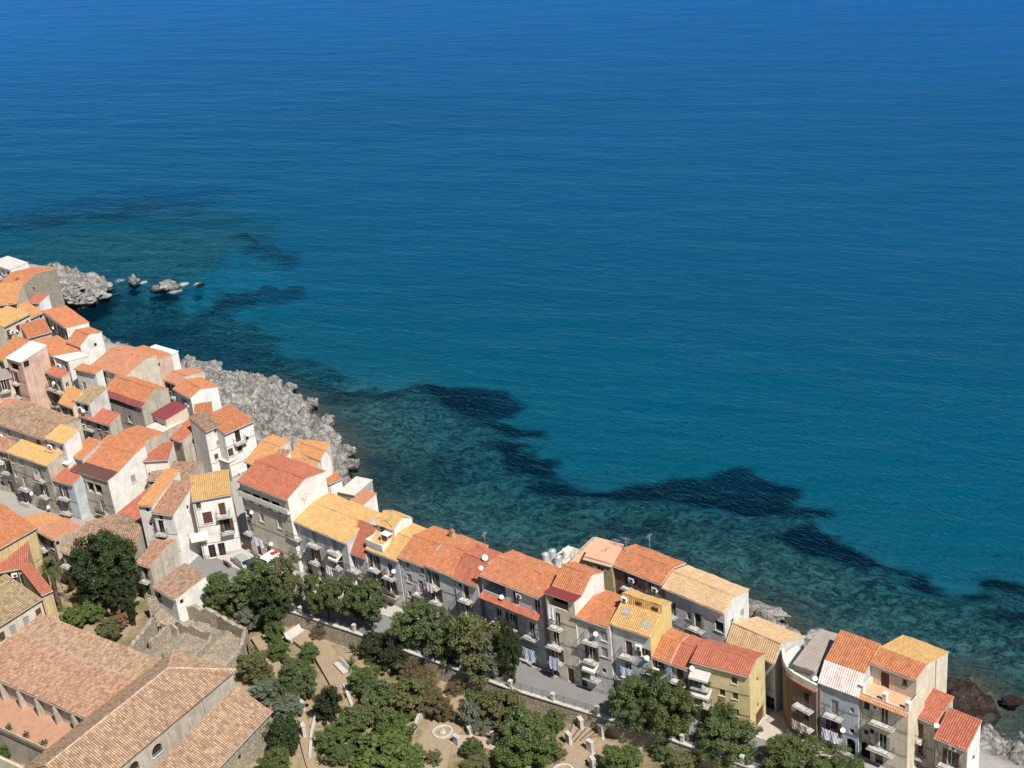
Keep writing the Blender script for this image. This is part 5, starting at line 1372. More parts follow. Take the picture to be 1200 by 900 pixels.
# second wing with hipped end
zE = 13.4
PA, PB, PK = at((95, 934), zE), at((272, 786), zE), at((208, 760), zE)
u = (PB - PA).normalized(); inn = Vector((-u.y, u.x, 0)); L = (PB - PA).length; D = (PK - PB).dot(inn)
zr = zE + 2.7; ap = at((197, 783), zr); ax_, ad_ = (ap - PA).dot(u), (ap - PA).dot(inn)
ax_ = min(ax_, L - 1.5)
print('WING2 L %.1f D %.1f apex %.1f %.1f' % (L, D, ax_, ad_))
D = max(D, 6.0); ad_ = D * .5
h = thing('convent_wing', 'convent wing with hipped roof of pale pink and brown tiles', 'building', (PA.x, PA.y, 0), math.atan2(u.y, u.x))
m = MB(); holes = []
Qa = lambda p: ((on_plane(p, PB, inn) - PA).dot(u), on_plane(p, PB, inn).z)
for p in ((184, 878), (157, 899)):
    x, z0 = Qa(p); holes.append((x - .9, x + .9, z0 - .7, z0 + .75, .35))
wall_panel(m, ((0, 0), (1, 0), (0, 1)), L, 2, zE, holes)
wall_panel(m, ((L, 0), (0, 1), (-1, 0)), D, 2, zE, [])
m.face([(0, D, 2), (L, D, 2), (L, D, zE), (0, D, zE)]); m.face([(0, 0, 2), (0, D, 2), (0, D, zE), (0, ad_, zr), (0, 0, zE)])
m.build('wall', WALL['beige'], h)
for H in holes:
    m = MB(); xm, r_ = (H[0] + H[1]) / 2, .9; n = 10
    m.face([(H[0], .3, H[2]), (H[1], .3, H[2]), (H[1], .3, H[3]), (H[0], .3, H[3])]); f_ = m.build('window', M['glass'], h)
    m = MB()
    for k in range(n):
        a0, a1 = math.pi * k / n, math.pi * (k + 1) / n
        c0, c1 = (xm - r_ * math.cos(a0), H[2] + .5 + r_ * math.sin(a0)), (xm - r_ * math.cos(a1), H[2] + .5 + r_ * math.sin(a1))
        m.face([(c0[0], -.01, c0[1]), (c1[0], -.01, c1[1]), (c1[0], -.01, H[3] + .05), (c0[0], -.01, H[3] + .05)])
    m.build('arch_head', WALL['beige'], h)
    m = MB(); m.box(H[0] - .1, H[1] + .1, -.15, .2, H[2] - .12, H[2]); m.build('sill', M['slab'], h)
    m = MB()
    for k in range(1, 5): m.box(H[0] + 1.8 * k / 5 - .03, H[0] + 1.8 * k / 5 + .03, .24, .29, H[2], H[3])
    m.build('bars', M['frame_brown'], f_)
e = .35
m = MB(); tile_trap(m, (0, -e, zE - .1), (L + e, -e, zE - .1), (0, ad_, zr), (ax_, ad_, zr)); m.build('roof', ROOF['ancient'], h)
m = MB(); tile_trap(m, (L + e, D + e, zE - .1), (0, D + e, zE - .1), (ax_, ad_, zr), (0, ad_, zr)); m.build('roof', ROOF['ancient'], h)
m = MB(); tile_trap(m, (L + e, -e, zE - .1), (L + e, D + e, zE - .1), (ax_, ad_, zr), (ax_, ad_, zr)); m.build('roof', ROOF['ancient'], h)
m = MB(); m.face([(-.1, -e, zE - .16), (L + e, -e, zE - .16), (L + e, D + e, zE - .16), (-.1, D + e, zE - .16)]); m.build('soffit', M['mortar'], h)
ridge_line(h, (0, ad_, zr + .05), (ax_, ad_, zr + .05), M['mortar']); ridge_line(h, (ax_, ad_, zr + .05), (L + e, -e, zE), M['mortar'], 'hip_tiles'); ridge_line(h, (ax_, ad_, zr + .05), (L + e, D + e, zE), M['mortar'], 'hip_tiles')
m = MB(); m.bar((L - 6, -.1, 11), (L - 6, -.1, zE - .3), .07, 6); m.build('drainpipe', M['pipe'], h)
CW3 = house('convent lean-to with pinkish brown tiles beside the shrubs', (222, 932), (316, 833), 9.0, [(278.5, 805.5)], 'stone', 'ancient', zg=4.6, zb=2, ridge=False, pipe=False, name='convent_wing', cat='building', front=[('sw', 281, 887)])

# ------------------------------------------------------------------ roofless stone ruin
rw = [at(p, 8.0) for p in ((172, 703), (186, 700), (252, 719), (285, 738), (278, 762), (240, 792), (148, 765), (181, 724))]
ru = thing('stone_ruin', 'roofless rubble stone building with an arched doorway behind the convent', 'ruin', (0, 0, 0))
r = random.Random(11)
def stone_wall(p, q_, z0, z1, t=.55, name='wall', gap=None):
    d = q_ - p; d.z = 0; L = d.length; d.normalize(); n = Vector((-d.y, d.x, 0)); m = MB()
    k = max(3, int(L / .7)); tops = [z1 + r.uniform(-.35, .25) for _ in range(k + 1)]
    for i in range(k):
        a, b = p + d * (L * i / k), p + d * (L * (i + 1) / k)
        for s0, s1 in ((0, t),):
            A0, B0, A1, B1 = a, b, a + n * t, b + n * t
            g = gap and gap[0] <= (i + .5) / k <= gap[1]
            zz0 = z0 if not g else z0 + (z1 - z0) * .72
            m.face([(A0.x, A0.y, zz0), (B0.x, B0.y, zz0), (B0.x, B0.y, tops[i + 1]), (A0.x, A0.y, tops[i])]); m.face([(B1.x, B1.y, zz0), (A1.x, A1.y, zz0), (A1.x, A1.y, tops[i]), (B1.x, B1.y, tops[i + 1])])
            m.face([(A0.x, A0.y, tops[i]), (B0.x, B0.y, tops[i + 1]), (B1.x, B1.y, tops[i + 1]), (A1.x, A1.y, tops[i])])
            if g: m.face([(A0.x, A0.y, zz0), (B0.x, B0.y, zz0), (B1.x, B1.y, zz0), (A1.x, A1.y, zz0)])
            if g or i in (0, k - 1):
                m.face([(A0.x, A0.y, z0), (A1.x, A1.y, z0), (A1.x, A1.y, tops[i]), (A0.x, A0.y, tops[i])]) if not g else None
                m.face([(B0.x, B0.y, zz0), (B1.x, B1.y, zz0), (B1.x, B1.y, tops[i + 1]), (B0.x, B0.y, tops[i + 1])])
    m.build(name, WALL['stone'], ru)
for i in range(len(rw) - 1): stone_wall(rw[i], rw[i + 1], 3.5, 8.0, .6, 'wall', (.35, .6) if i == 3 else None)
stone_wall(at((176, 752), 7.2), at((206, 728), 7.2), 3.5, 7.2, .5); stone_wall(at((160, 752), 7.4), at((182, 725), 7.4), 3.5, 7.4, .5)
stone_wall(at((187, 728), 7.4), at((206, 735), 7.4), 3.5, 7.2, .4); stone_wall(at((206, 728), 7.6), at((246, 742), 7.6), 3.5, 7.5, .45); stone_wall(at((228, 772), 7.4), at((252, 742), 7.4), 3.5, 7.4, .45); stone_wall(at((192, 765), 7.2), at((222, 740), 7.2), 3.5, 7.1, .4)
xs = [p.x for p in rw]; ys = [p.y for p in rw]
gxx, gyy = np.meshgrid(np.arange(min(xs), max(xs), .4), np.arange(min(ys), max(ys), .4))
zf = 5.4 + 1.2 * fbm(gxx / 2.2, gyy / 2.2, 4, 31) * sstep(0, 4, dist_line(gxx, gyy, [W2((170, 745), 7), W2((205, 727), 7)]))
me, q = grid_mesh('rubble_floor', gxx, gyy, zf); kk = inside(gxx, gyy, [(p.x, p.y) for p in rw]); q = q[kk.ravel()[q].all(1)]
finish_grid(me, q, None, False); M['rubble'] = stone_mat('earthy_rubble', (.40, .335, .25), 3.0); o = new_obj('rubble_floor', me, ru, M['rubble'])

# ------------------------------------------------------------------ rocks
def worley(x, y, s):
    ix, iy = np.floor(x), np.floor(y); f1 = np.full(x.shape, 9.0); hid = np.zeros(x.shape)
    for dx in (-1, 0, 1):
        for dy in (-1, 0, 1):
            cx, cy = ix + dx, iy + dy
            px_, py_ = cx + _h(cx, cy, s), cy + _h(cx, cy, s + 7)
            d = np.hypot(px_ - x, py_ - y); m_ = d < f1
            f1 = np.where(m_, d, f1); hid = np.where(m_, _h(cx, cy, s + 13), hid)
    return f1, hid
def outcrop(label, poly_px, zt, mat, step=.36, amp=2.2, slope=.55, zmax=6.5, cell=2.2, seed=1, top=None):
    w = [W2(p, p[2] if len(p) > 2 else zt) for p in poly_px]
    xs, ys = [p[0] for p in w], [p[1] for p in w]
    gx_, gy_ = np.meshgrid(np.arange(min(xs) - 1, max(xs) + 1, step), np.arange(min(ys) - 1, max(ys) + 1, step))
    ins_ = inside(gx_, gy_, w); de = dist_line(gx_, gy_, w, True)
    ls = np.where(inside(gx_, gy_, LAND), 1, -1) * dist_line(gx_, gy_, LANDEDGE)
    wx, wy = gx_ + 1.2 * (fbm(gx_ / 2, gy_ / 2, 3, seed + 3) - .5) * 2, gy_ + 1.2 * (fbm(gx_ / 2, gy_ / 2, 3, seed + 4) - .5) * 2
    f1, hid = worley(wx / cell, wy / cell * .8, seed); f2, hid2 = worley(wx / (cell * .42), wy / (cell * .42), seed + 20)
    base = np.minimum(ls * slope, zmax)
    rr = ridged((gx_ * .8 + gy_ * .6) / 3.2, (gy_ * .8 - gx_ * .6) / 8.5, 4, seed + 31)
    hgt = base + amp * 1.5 * (rr - .55) + amp * (hid - .45) * .75 + amp * .35 * (1 - np.clip(f1, 0, 1)) + amp * .24 * (1 - f2) + amp * .25 * (hid2 - .5) + .5 * (fbm(gx_ * 1.3, gy_ * 1.3, 3, seed + 9) - .5)
    edge = np.where(ins_, de, -de)
    hgt = np.where(edge < 1.5, hgt - (1.5 - edge) * 2.2, hgt)
    keep_ = edge > -.8
    me, q = grid_mesh('rock_outcrop', gx_, gy_, hgt); q = q[keep_.ravel()[q].all(1)]
    finish_grid(me, q, None, False)
    o = new_obj('rock_outcrop', me, None, mat); tag(o, label, 'rock')
    return o
outcrop('large jagged pale grey limestone outcrop below the white arch house', [(208, 421), (235, 430), (262, 438), (285, 444), (303, 441), (325, 447), (348, 461), (366, 472), (381, 489), (400, 506), (412, 526), (418, 545), (408, 566), (418, 588), (395, 590, 5), (372, 565, 6), (335, 535, 6.5), (300, 535, 6.5), (288, 520, 6.5), (268, 492, 6.5), (258, 478, 6.5), (222, 452, 6)], 1.0, M['rock'], .30, 2.0, .50, 5.6, 1.7, 2)
outcrop('grey boulder headland beside the stone gabled house', [(40, 314), (78, 318), (105, 324), (133, 332), (129, 348), (106, 358), (84, 364), (62, 350), (42, 338)], .5, M['rock'], .30, 2.6, .33, 4.0, 2.6, 5)
outcrop('pale limestone shelf at the sea end of the house row', [(1142, 846), (1164, 848), (1182, 862), (1200, 878), (1245, 902), (1240, 940, 3), (1150, 945, 5), (1128, 900, 5)], .5, M['rock'], .3, 1.8, .5, 5, 2.4, 8)
outcrop('dark reddish brown reef rocks beside the cream house', [(1100, 798), (1120, 793), (1142, 792), (1168, 813), (1180, 836), (1152, 846), (1112, 836), (1095, 820)], .3, M['rockdark'], .3, 1.7, .3, 2.2, 2.2, 12)
outcrop('flat grey rock ledges behind the white roof terrace', [(868, 702), (890, 708), (912, 722), (935, 737), (955, 752), (985, 765), (960, 775), (905, 752), (865, 722)], .3, M['rock'], .3, 1.6, .5, 4, 2.6, 15)
outcrop('rough shore rocks below the cove houses', [(86, 362), (96, 376), (118, 394), (140, 403), (170, 413), (205, 420), (215, 428), (150, 420), (105, 400), (78, 372)], .5, M['rock'], .36, 1.8, .6, 5, 1.8, 17)
def boulder(p, z, s, label, mat, seed, group=None, flat=.75):
    me = bpy.data.meshes.new('rock'); bm = bmesh.new(); bmesh.ops.create_icosphere(bm, subdivisions=4, radius=1.0)
    from mathutils import noise as mn
    of = Vector((seed * 7.1, seed * 3.3, seed))
    for v in bm.verts:
        c = v.co.copy(); k = 1 + .55 * mn.noise(c * 1.1 + of) + .3 * mn.noise(c * 2.6 + of) + .14 * mn.noise(c * 6 + of)
        w_ = mn.voronoi(c * 1.7 + of)[0]; k += .28 * (w_[1] - w_[0])
        v.co = Vector((c.x * k * s[0], c.y * k * s[1], c.z * k * s[2] * flat))
    bm.to_mesh(me); bm.free()
    o = new_obj('rock', me, None, mat); P = at(p, z); o.location = P; o.rotation_euler.z = seed
    return tag(o, label, 'rock', group)
boulder((195, 337), .2, (2.9, 2.0, 1.7), 'large lone grey rock standing in the sea off the headland', M['rock'], 3)
boulder((157, 331), .2, (1.5, 1.2, 2.0), 'smaller pointed rock in the sea between headland and lone rock', M['rock'], 5)
boulder((246, 434), 1.5, (2.2, 2.0, 2.4), 'round grey boulder on top of the shore rocks by the white gable', M['rock'], 6)
boulder((256, 445), 1.2, (2.6, 2.0, 1.8), 'dark flat boulder below the round grey boulder', M['rock'], 7)
boulder((1184, 823), -.1, (1.1, .9, .9), 'small reddish rock breaking the water by the dark reef', M['rockdark'], 9)
boulder((234, 334), -.1, (1.0, .6, .5), 'low wave washed rock beside the lone sea rock', M['rockdark'], 10)
boulder((893, 716), 1.0, (3.6, 1.3, 1.4), 'long pale rock slab slanting into the sea behind the white terrace', M['rock'], 12)
boulder((945, 768), 2.0, (3.2, 2.4, 2.4), 'rounded tan rock behind the brown curved house', M['rock'], 14)
for k, (p, z, s) in enumerate([((232, 431), 1, 1.3), ((262, 447), 1.5, 1.4), ((284, 447), 1, 1.2), ((321, 450), 1.2, 1.7), ((347, 470), 1.0, 1.5), ((384, 494), 1, 1.4), ((391, 515), 1, 1.4), ((408, 530), .6, 1.5), ((413, 545), .4, 1.3), ((404, 570), .6, 1.5),
                               ((222, 424), 1, 1.2), ((215, 430), 2, 1.4), ((340, 455), .6, 1.2), ((366, 474), .6, 1.3), ((300, 446), 1.2, 1.6)]):
    boulder(p, z, (s, s * .9, s * 1.1), 'knobbly limestone boulder along the water edge of the jagged outcrop', M['rock'], 20 + k, 'boulders along the limestone shore')
for k, (p, z, s) in enumerate([((60, 328), 4.6, 1.8), ((75, 332), 4.0, 2.0), ((90, 335), 3.2, 1.9), ((104, 337), 2.2, 1.7), ((114, 345), 1.6, 1.8), ((122, 337), 1.2, 1.5), ((84, 348), 3.0, 2.0), ((100, 350), 1.8, 1.8), ((70, 342), 4.2, 1.8)]):
    boulder(p, z, (s * 1.3, s, s * .9), 'smooth grey boulder of the headland heap', M['rock'], 40 + k, 'boulders heaped on the headland', .7)
# ------------------------------------------------------------------ trees and shrubs
def leaf_cloud(name, seed, n, clumps, leaf, rmin=.5, cr=.3, squash=1.0, upper=.25, aspect=.6, dome=False, lumpy=1.0):
    """unit-radius crown: leaves gathered in clumps so light and dark masses and gaps show"""
    g = np.random.default_rng(seed)
    d = g.normal(size=(clumps, 3)); d /= np.linalg.norm(d, axis=1)[:, None]
    if dome: d[:, 2] = np.abs(d[:, 2]) * 1.0 - .25
    rad = rmin + (1 - rmin) * g.random(clumps) ** .55
    lump = 1 + lumpy * (.22 * np.sin(3.1 * d[:, 0] + seed) * np.cos(2.7 * d[:, 1] + seed * 1.7) + .12 * g.normal(size=clumps))
    C = d * (rad * lump)[:, None]; C[:, 2] *= squash
    sz = cr * (.65 + .7 * g.random(clumps))
    idx = g.integers(0, clumps, n)
    o = g.normal(size=(n, 3)); o /= np.linalg.norm(o, axis=1)[:, None]; o[:, 2] = o[:, 2] * .75 + upper * .6
    P = C[idx] + o * (sz[idx] * (.45 + .6 * g.random(n)))[:, None]
    nrm = o * .9 + g.normal(size=(n, 3)) * .55 + np.array([0, 0, .35]); nrm /= np.linalg.norm(nrm, axis=1)[:, None]
    a = np.cross(nrm, g.normal(size=(n, 3))); a /= np.linalg.norm(a, axis=1)[:, None]; b = np.cross(nrm, a)
    s = leaf * (.6 + .8 * g.random(n))[:, None]
    V = np.stack([P - a * s, P + b * s * aspect, P + a * s, P - b * s * aspect], 1).reshape(-1, 3)
    me = bpy.data.meshes.new(name); me.vertices.add(n * 4); me.vertices.foreach_set('co', V.astype(np.float32).ravel())
    me.loops.add(n * 4); me.polygons.add(n); me.loops.foreach_set('vertex_index', np.arange(n * 4, dtype=np.int32)); me.polygons.foreach_set('loop_start', np.arange(0, n * 4, 4, dtype=np.int32))
    me.update(calc_edges=True); me.validate()
    return me
_crowns = {}
def crown_mesh(kind, variant, leafkey):
    key = (kind, variant, leafkey)
    if key not in _crowns:
        sd_ = variant * 13 + {'tree': 1, 'bush': 2, 'col': 3, 'pine': 4, 'fig': 5, 'grass': 6, 'globe': 7}[kind]
        if kind == 'tree': me = leaf_cloud('crown', sd_, 15000, 110, .047, .4, .21)
        elif kind == 'globe': me = leaf_cloud('crown', sd_, 26000, 260, .034, .72, .15, 1, .25, .6, False, .35)
        elif kind == 'pine': me = leaf_cloud('crown', sd_, 16000, 120, .046, .35, .19, 1, .3, .4)
        elif kind == 'bush': me = leaf_cloud('crown', sd_, 10000, 80, .056, .45, .24, .9)
        elif kind == 'col': me = leaf_cloud('crown', sd_, 10000, 90, .05, .45, .22)
        elif kind == 'fig': me = leaf_cloud('crown', sd_, 5200, 50, .095, .5, .30, .9, .3, .8)
        else: me = leaf_cloud('crown', sd_, 3500, 40, .10, .3, .3, .8, .5, .16)
        me.materials.append(LEAF[leafkey]); _crowns[key] = me
    return _crowns[key]
trng = random.Random(99)
def trunk_mesh(h, r, lean, seed, limbs=5, reach=1.5):
    m = MB(); g = random.Random(seed); top = Vector((lean[0], lean[1], h)); p = Vector((0, 0, -.4)); k = 5
    prev = p
    for i in range(1, k + 1):
        q_ = Vector((lean[0] * (i / k) ** 1.3 + g.uniform(-.06, .06), lean[1] * (i / k) ** 1.3 + g.uniform(-.06, .06), h * i / k))
        m.bar(prev, q_, r * (1.15 - .55 * (i - 1) / k), 7, r * (1.15 - .55 * i / k), 0, False); prev = q_
    for i in range(limbs):
        a = 6.283 * i / limbs + g.uniform(-.4, .4); st = Vector((lean[0], lean[1], h * g.uniform(.75, 1)))
        m.bar(st, st + Vector((math.cos(a) * reach, math.sin(a) * reach, reach * g.uniform(.5, 1.1))), r * .45, 5, r * .15, 0, False)
    return m.mesh('trunk', [M['bark']])
def plant(cx, cy, rx, ry, leafkey, label, cat='shrub', kind='bush', base=None, zb=ZG, name='shrub', group=None, trunk=False, variant=None):
    """crown centre and half sizes as surveyed; stands on height zb"""
    if base is None: base = (cx, cy + ry * .85)
    P = at(base, zb)
    zc = height_over(P, cy)
    ctr = Vector((P.x, P.y, zc)); s = px_per_m(ctr)
    C = on_plane((cx, cy), P, ray((600, 450)))                 # crown over the foot, allowing for a lean
    R, Rz = rx / s, ry / s / .88
    t = thing(name, label, cat, (P.x, P.y, zb), 0, group)
    v = trng.randrange(3) if variant is None else variant
    o = new_obj('crown', crown_mesh(kind, v, leafkey), t)
    o.location = (C.x - P.x, C.y - P.y, max(zc - zb, Rz * .7)); o.scale = (R, R, Rz); o.rotation_euler.z = trng.uniform(0, 6.28)
    hh = max(.4, o.location.z - Rz * (.35 if trunk else .2))
    me = trunk_mesh(hh, .2 if trunk else .09, (o.location.x, o.location.y), trng.randrange(999), 6, R * .6)
    new_obj('trunk', me, t)
    return t
ST = 'street trees along the garden wall'
def street(cx, cy, rx, ry, base, leafkey='mid', label=None, kind='tree', grp=ST):
    return plant(cx, cy, rx, ry, leafkey, label or 'slender street tree with a round green crown above the garden wall', 'tree', kind, base, ZG, 'street_tree', grp, True)
street(262, 699, 23, 22, (266, 722), 'mid', 'broad leafy tree at the end of the garden wall by the whitewashed shed')
street(300, 682, 29, 19, (302, 716), 'mid', 'wide flat topped tree shading the parked cars')
street(334, 681, 17, 25, (338, 728), 'olive', 'domed pale green tree beside the white van')
street(318, 704, 24, 22, (320, 734), 'dark', 'dark dense tree under the domed pale green one')
street(369, 693, 14, 21, (373, 742)); street(385, 702, 13, 16, (386, 746)); street(403, 700, 18, 22, (407, 752)); street(420, 706, 15, 19, (418, 752), 'dark'); street(434, 705, 17, 24, (438, 757))
street(488, 730, 26, 22, (493, 772), 'mid', 'round tree leaning over the road below the tower room house')
street(521, 751, 24, 27, (524, 786), 'mid', 'leafy tree between the round tree and the pale bushy one')
street(556, 758, 30, 34, (560, 800), 'olive', 'large pale olive green tree hiding the balconies of the loggia house')
street(578, 772, 20, 24, (575, 808), 'grey', 'greyish low branches at the foot of the pale olive tree')
street(596, 762, 14, 34, (599, 812), 'dark', 'dark narrow cypress like tree next to the pale olive tree', 'col')
street(745, 824, 29, 30, (752, 868), 'mid', 'spreading pine in front of the yellow attic house', 'pine'); street(787, 836, 30, 32, (782, 878), 'mid', 'spreading pine in front of the small cream house', 'pine')
street(768, 812, 22, 20, (768, 866), 'dark', 'dark pine top between two spreading pines', 'pine')
street(846, 846, 18, 24, (846, 880), 'mid', 'pine with a pointed top before the lemon corner house', 'pine'); street(856, 872, 34, 26, (852, 900), 'mid', 'wide pine below the lemon corner house', 'pine')
street(930, 889, 38, 22, (935, 922), 'mid', 'broad pine beside the lane to the sea', 'pine'); street(985, 900, 26, 14, (990, 922), 'mid', 'low pine in front of the pale blue house', 'pine')
GB = 'garden shrubs'
def sh(cx, cy, rx, ry, key, label, kind='bush', zb=ZG, group=None): k_ = .86 if rx > 12 else 1.0; return plant(cx, cy, rx * k_, ry * k_, key, label, 'shrub', kind, None, zb, 'shrub', group)
sh(292, 724, 19, 16, 'grey', 'grey green rounded shrub at the corner of the stone ruin')
sh(322, 742, 11, 13, 'bright', 'bright green shrub with pointed top in the dry lawn'); sh(327, 762, 15, 15, 'bright', 'bright green shrub below the pointed one')
sh(363, 764, 11, 10, 'bright', 'small fresh green bush alone on the dry lawn')
sh(348, 797, 26, 24, 'mid', 'big ball shaped green bush in the garden', 'globe')
sh(298, 782, 22, 20, 'olive', 'pale olive bush beside the convent hip roof')
sh(312, 810, 20, 15, 'grey', 'silvery shrub between convent and ball bush'); sh(338, 830, 20, 16, 'grey', 'silvery shrub along the garden path')
sh(333, 862, 22, 28, 'dark', 'tall dark shrub beside the convent lean-to'); sh(322, 892, 20, 18, 'mid', 'green shrub at the convent lean-to wall')
sh(384, 826, 19, 24, 'deep', 'very dark brownish bush in the middle of the garden')
sh(390, 866, 20, 16, 'bright', 'mid green bush beside the garden steps'); sh(412, 846, 22, 18, 'mid', 'green bush behind the garden steps'); sh(400, 884, 16, 12, 'mid', 'low bush near the bottom path')
sh(440, 757, 20, 18, 'deep', 'dark oleander by the garden wall, left one'); sh(464, 768, 20, 22, 'deep', 'dark oleander by the garden wall, right one')
sh(428, 798, 22, 20, 'bright', 'rounded green shrub below the dark oleanders'); sh(445, 816, 24, 20, 'mid', 'rounded green shrub in the thick of the garden'); sh(434, 832, 22, 16, 'olive', 'olive toned shrub in the thick of the garden')
sh(484, 786, 20, 16, 'dry', 'tall dry grass tuft on the slope under the wall', 'grass'); sh(500, 800, 22, 16, 'dry', 'wide dry grass clump on the slope', 'grass')
sh(478, 818, 32, 22, 'olive', 'large spreading olive green bush'); sh(505, 822, 18, 18, 'dry', 'dry brownish bush above the round fountain'); sh(520, 832, 14, 18, 'dry', 'brown withered bush with pale blossoms beside the fountain')
sh(462, 852, 24, 20, 'bright', 'bush left of the round fountain')
sh(452, 884, 36, 20, 'bright', 'broad bright green fig bush below the fountain', 'fig'); sh(480, 892, 20, 12, 'bright', 'small fig bush joining the broad one', 'fig')
sh(549, 838, 10, 18, 'pale', 'white flowering oleander beside the fountain path')
sh(562, 824, 20, 18, 'mid', 'green bush behind the white oleander'); sh(590, 830, 28, 22, 'olive', 'wide green bush under the dark cypress'); sh(566, 852, 14, 10, 'grey', 'pale tuft between the steps', 'grass')
sh(612, 858, 34, 30, 'mid', 'largest rounded garden bush below the road wall'); sh(600, 884, 26, 22, 'bright', 'bush at the foot of the largest rounded bush'); sh(636, 876, 24, 24, 'bright', 'bush right of the largest rounded bush')
sh(648, 846, 16, 14, 'bright', 'light green shrub beside the stone pillars'); sh(553, 877, 14, 13, 'mid', 'clipped ball bush beside the steps', 'globe'); sh(560, 896, 18, 9, 'olive', 'low olive bush under the clipped ball')
sh(727, 890, 24, 18, 'bright', 'bush in the lower garden right of the pillars'); sh(800, 892, 20, 12, 'olive', 'bush in the lower garden under the pines')
sh(776, 858 + 22, 12, 8, 'mid', 'tiny bush in the pine shade')
# left garden
plant(121, 664, 37, 36, 'dark', 'huge round dark green tree behind the convent', 'tree', 'globe', (122, 708), ZG, 'garden_tree', None, True)
plant(144, 699, 17, 18, 'deep', 'smaller dark tree beside the huge round one', 'tree', 'tree', (145, 722), ZG, 'garden_tree', None, True)
sh(88, 722, 18, 14, 'bright', 'bright yellow green bush by the ochre annex', 'fig'); sh(108, 716, 14, 14, 'bright', 'bright green bush below the huge round tree', 'fig')
sh(128, 738, 16, 14, 'olive', 'pale olive bush by the convent roof'); sh(142, 726, 8, 9, 'rosy', 'pink flowering bush near the ruin'); sh(154, 719, 5, 12, 'deep', 'little dark conifer near the ruin', 'col')
sh(172, 758, 4, 5, 'deep', 'little dark shrub growing in the ruin'); sh(195, 728, 8, 6, 'olive', 'weeds growing in the ruin', 'grass'); sh(3, 884, 8, 9, 'bright', 'clipped bush in the cloister court')
sh(235, 700, 10, 8, 'mid', 'small bush by the whitewashed shed'); sh(196, 716, 5, 5, 'mid', 'weed bush on the ruin wall')
# palm
def palm(base, top_y, label):
    P = at(base, ZG); zt = height_over(P, top_y)
    t = thing('palm_tree', label, 'tree', P)
    m = MB(); h = zt - ZG; prev = Vector((0, 0, -.3))
    for i in range(1, 13):
        q_ = Vector((.12 * math.sin(i), .1 * math.cos(i * 1.3), h * i / 12)); m.bar(prev, q_, .36 + .05 * (i % 2), 9, .30 + .05 * (i % 2), 0, False); prev = q_
    m.build('trunk', M['palmbark'], t)
    g = random.Random(4); mm = MB()
    for k in range(64):
        az = g.uniform(0, 6.283); el = g.uniform(-.75, 1.35); Lf = g.uniform(2.6, 3.5)
        d = Vector((math.cos(az), math.sin(az), 0)); side = Vector((-d.y, d.x, 0)); pts = []
        for i in range(9):
            s = i / 8; pts.append(Vector((0, 0, h)) + d * (Lf * s * math.cos(el) * (1 - .1 * s)) + Vector((0, 0, Lf * (s * math.sin(el) - .55 * s * s))))
        for a, b in zip(pts[:-1], pts[1:]):
            mm.face([a - side * .03, a + side * .03, b + side * .03, b - side * .03])
        for i in range(1, 9):
            for w in (0, .5):
                p = pts[i - 1].lerp(pts[i], w); f = (pts[i] - pts[i - 1]).normalized(); ln = .55 * math.sin(math.pi * min(.95, .18 + (i + w) / 9.5))
                for sg in (-1, 1):
                    tip = p + side * sg * ln + f * .25 - Vector((0, 0, .12)); mm.face([p - f * .05, p + f * .07, tip])
    mm.build('crown', LEAF['palm'], t)
palm((70, 712), 664, 'stout palm tree between ochre annex and the huge round tree')

# ------------------------------------------------------------------ garden furniture
def simple(name, mb, mat, p, z, label, cat, rz=0, group=None):
    o = mb.build(name, mat); o.location = at(p, z); o.rotation_euler.z = rz; return tag(o, label, cat, group)
for k, (p, hh, lab) in enumerate([((681, 855), 1.7, 'white stone pillar at the head of the timber steps'), ((667, 873), 1.8, 'white stone pillar left of the timber steps'), ((692, 882), 1.8, 'white stone slab pillar at the foot of the timber steps'),
                                  ((695, 900), 1.5, 'white stone pillar beside the lower fountain'), ((705, 864), 1.9, 'stone pillar in the shade of the pine'), ((536, 874), 1.5, 'pale stone pillar beside the round fountain'), ((551, 860), .9, 'round topped stone post by the fountain path'), ((579, 868), 1.1, 'square stone post by the pink steps'),
                                  ((354, 831), 1.3, 'pale post on the garden path by the silvery shrub'), ((357, 864), 2.0, 'white stone pillar along the convent path'), ((345, 800), 1.6, 'pale lamp post behind the ball bush')]):
    m = MB(); m.box(-.22, .22, -.45, .45, -.2, hh); m.box(-.28, .28, -.52, .52, hh, hh + .12); m.box(-.3, .3, -.55, .55, -.2, .15)
    simple('stone_pillar', m, M['marble'], p, ZG, lab, 'pillar', math.radians(20 + 10 * (k % 3)))
def bench(p, rz, label):
    t = thing('stone_bench', label, 'bench', at(p, ZG), rz)
    MB().box(-1.5, 1.5, -.4, .4, .42, .58).build('seat', M['marble'], t)
    for s in (-1.1, 1.1): MB().box(s - .15, s + .15, -.35, .35, -.2, .42).build('leg', M['marble'], t)
    m = MB(); m.face([(-1.5, .38, .58), (1.5, .38, .58), (1.5, .62, 1.25), (-1.5, .62, 1.25)]); m.face([(-1.5, .5, .58), (-1.5, .74, 1.25), (1.5, .74, 1.25), (1.5, .5, .58)]); m.face([(-1.5, .62, 1.25), (1.5, .62, 1.25), (1.5, .74, 1.25), (-1.5, .74, 1.25)]); m.build('backrest', M['marble'], t)
sh(372, 742, 9, 8, 'dry', 'dry tuft on the lawn edge under the wall', 'grass'); sh(342, 778, 9, 8, 'olive', 'small olive bush above the ball bush'); sh(420, 872, 14, 11, 'mid', 'mid green bush between fig and steps'); sh(535, 806, 12, 9, 'dry', 'dry tuft above the clearing', 'grass'); sh(508, 888, 9, 7, 'olive', 'low bush on the dry clearing'); sh(655, 884, 10, 8, 'dry', 'dry tuft by the lower fountain', 'grass')
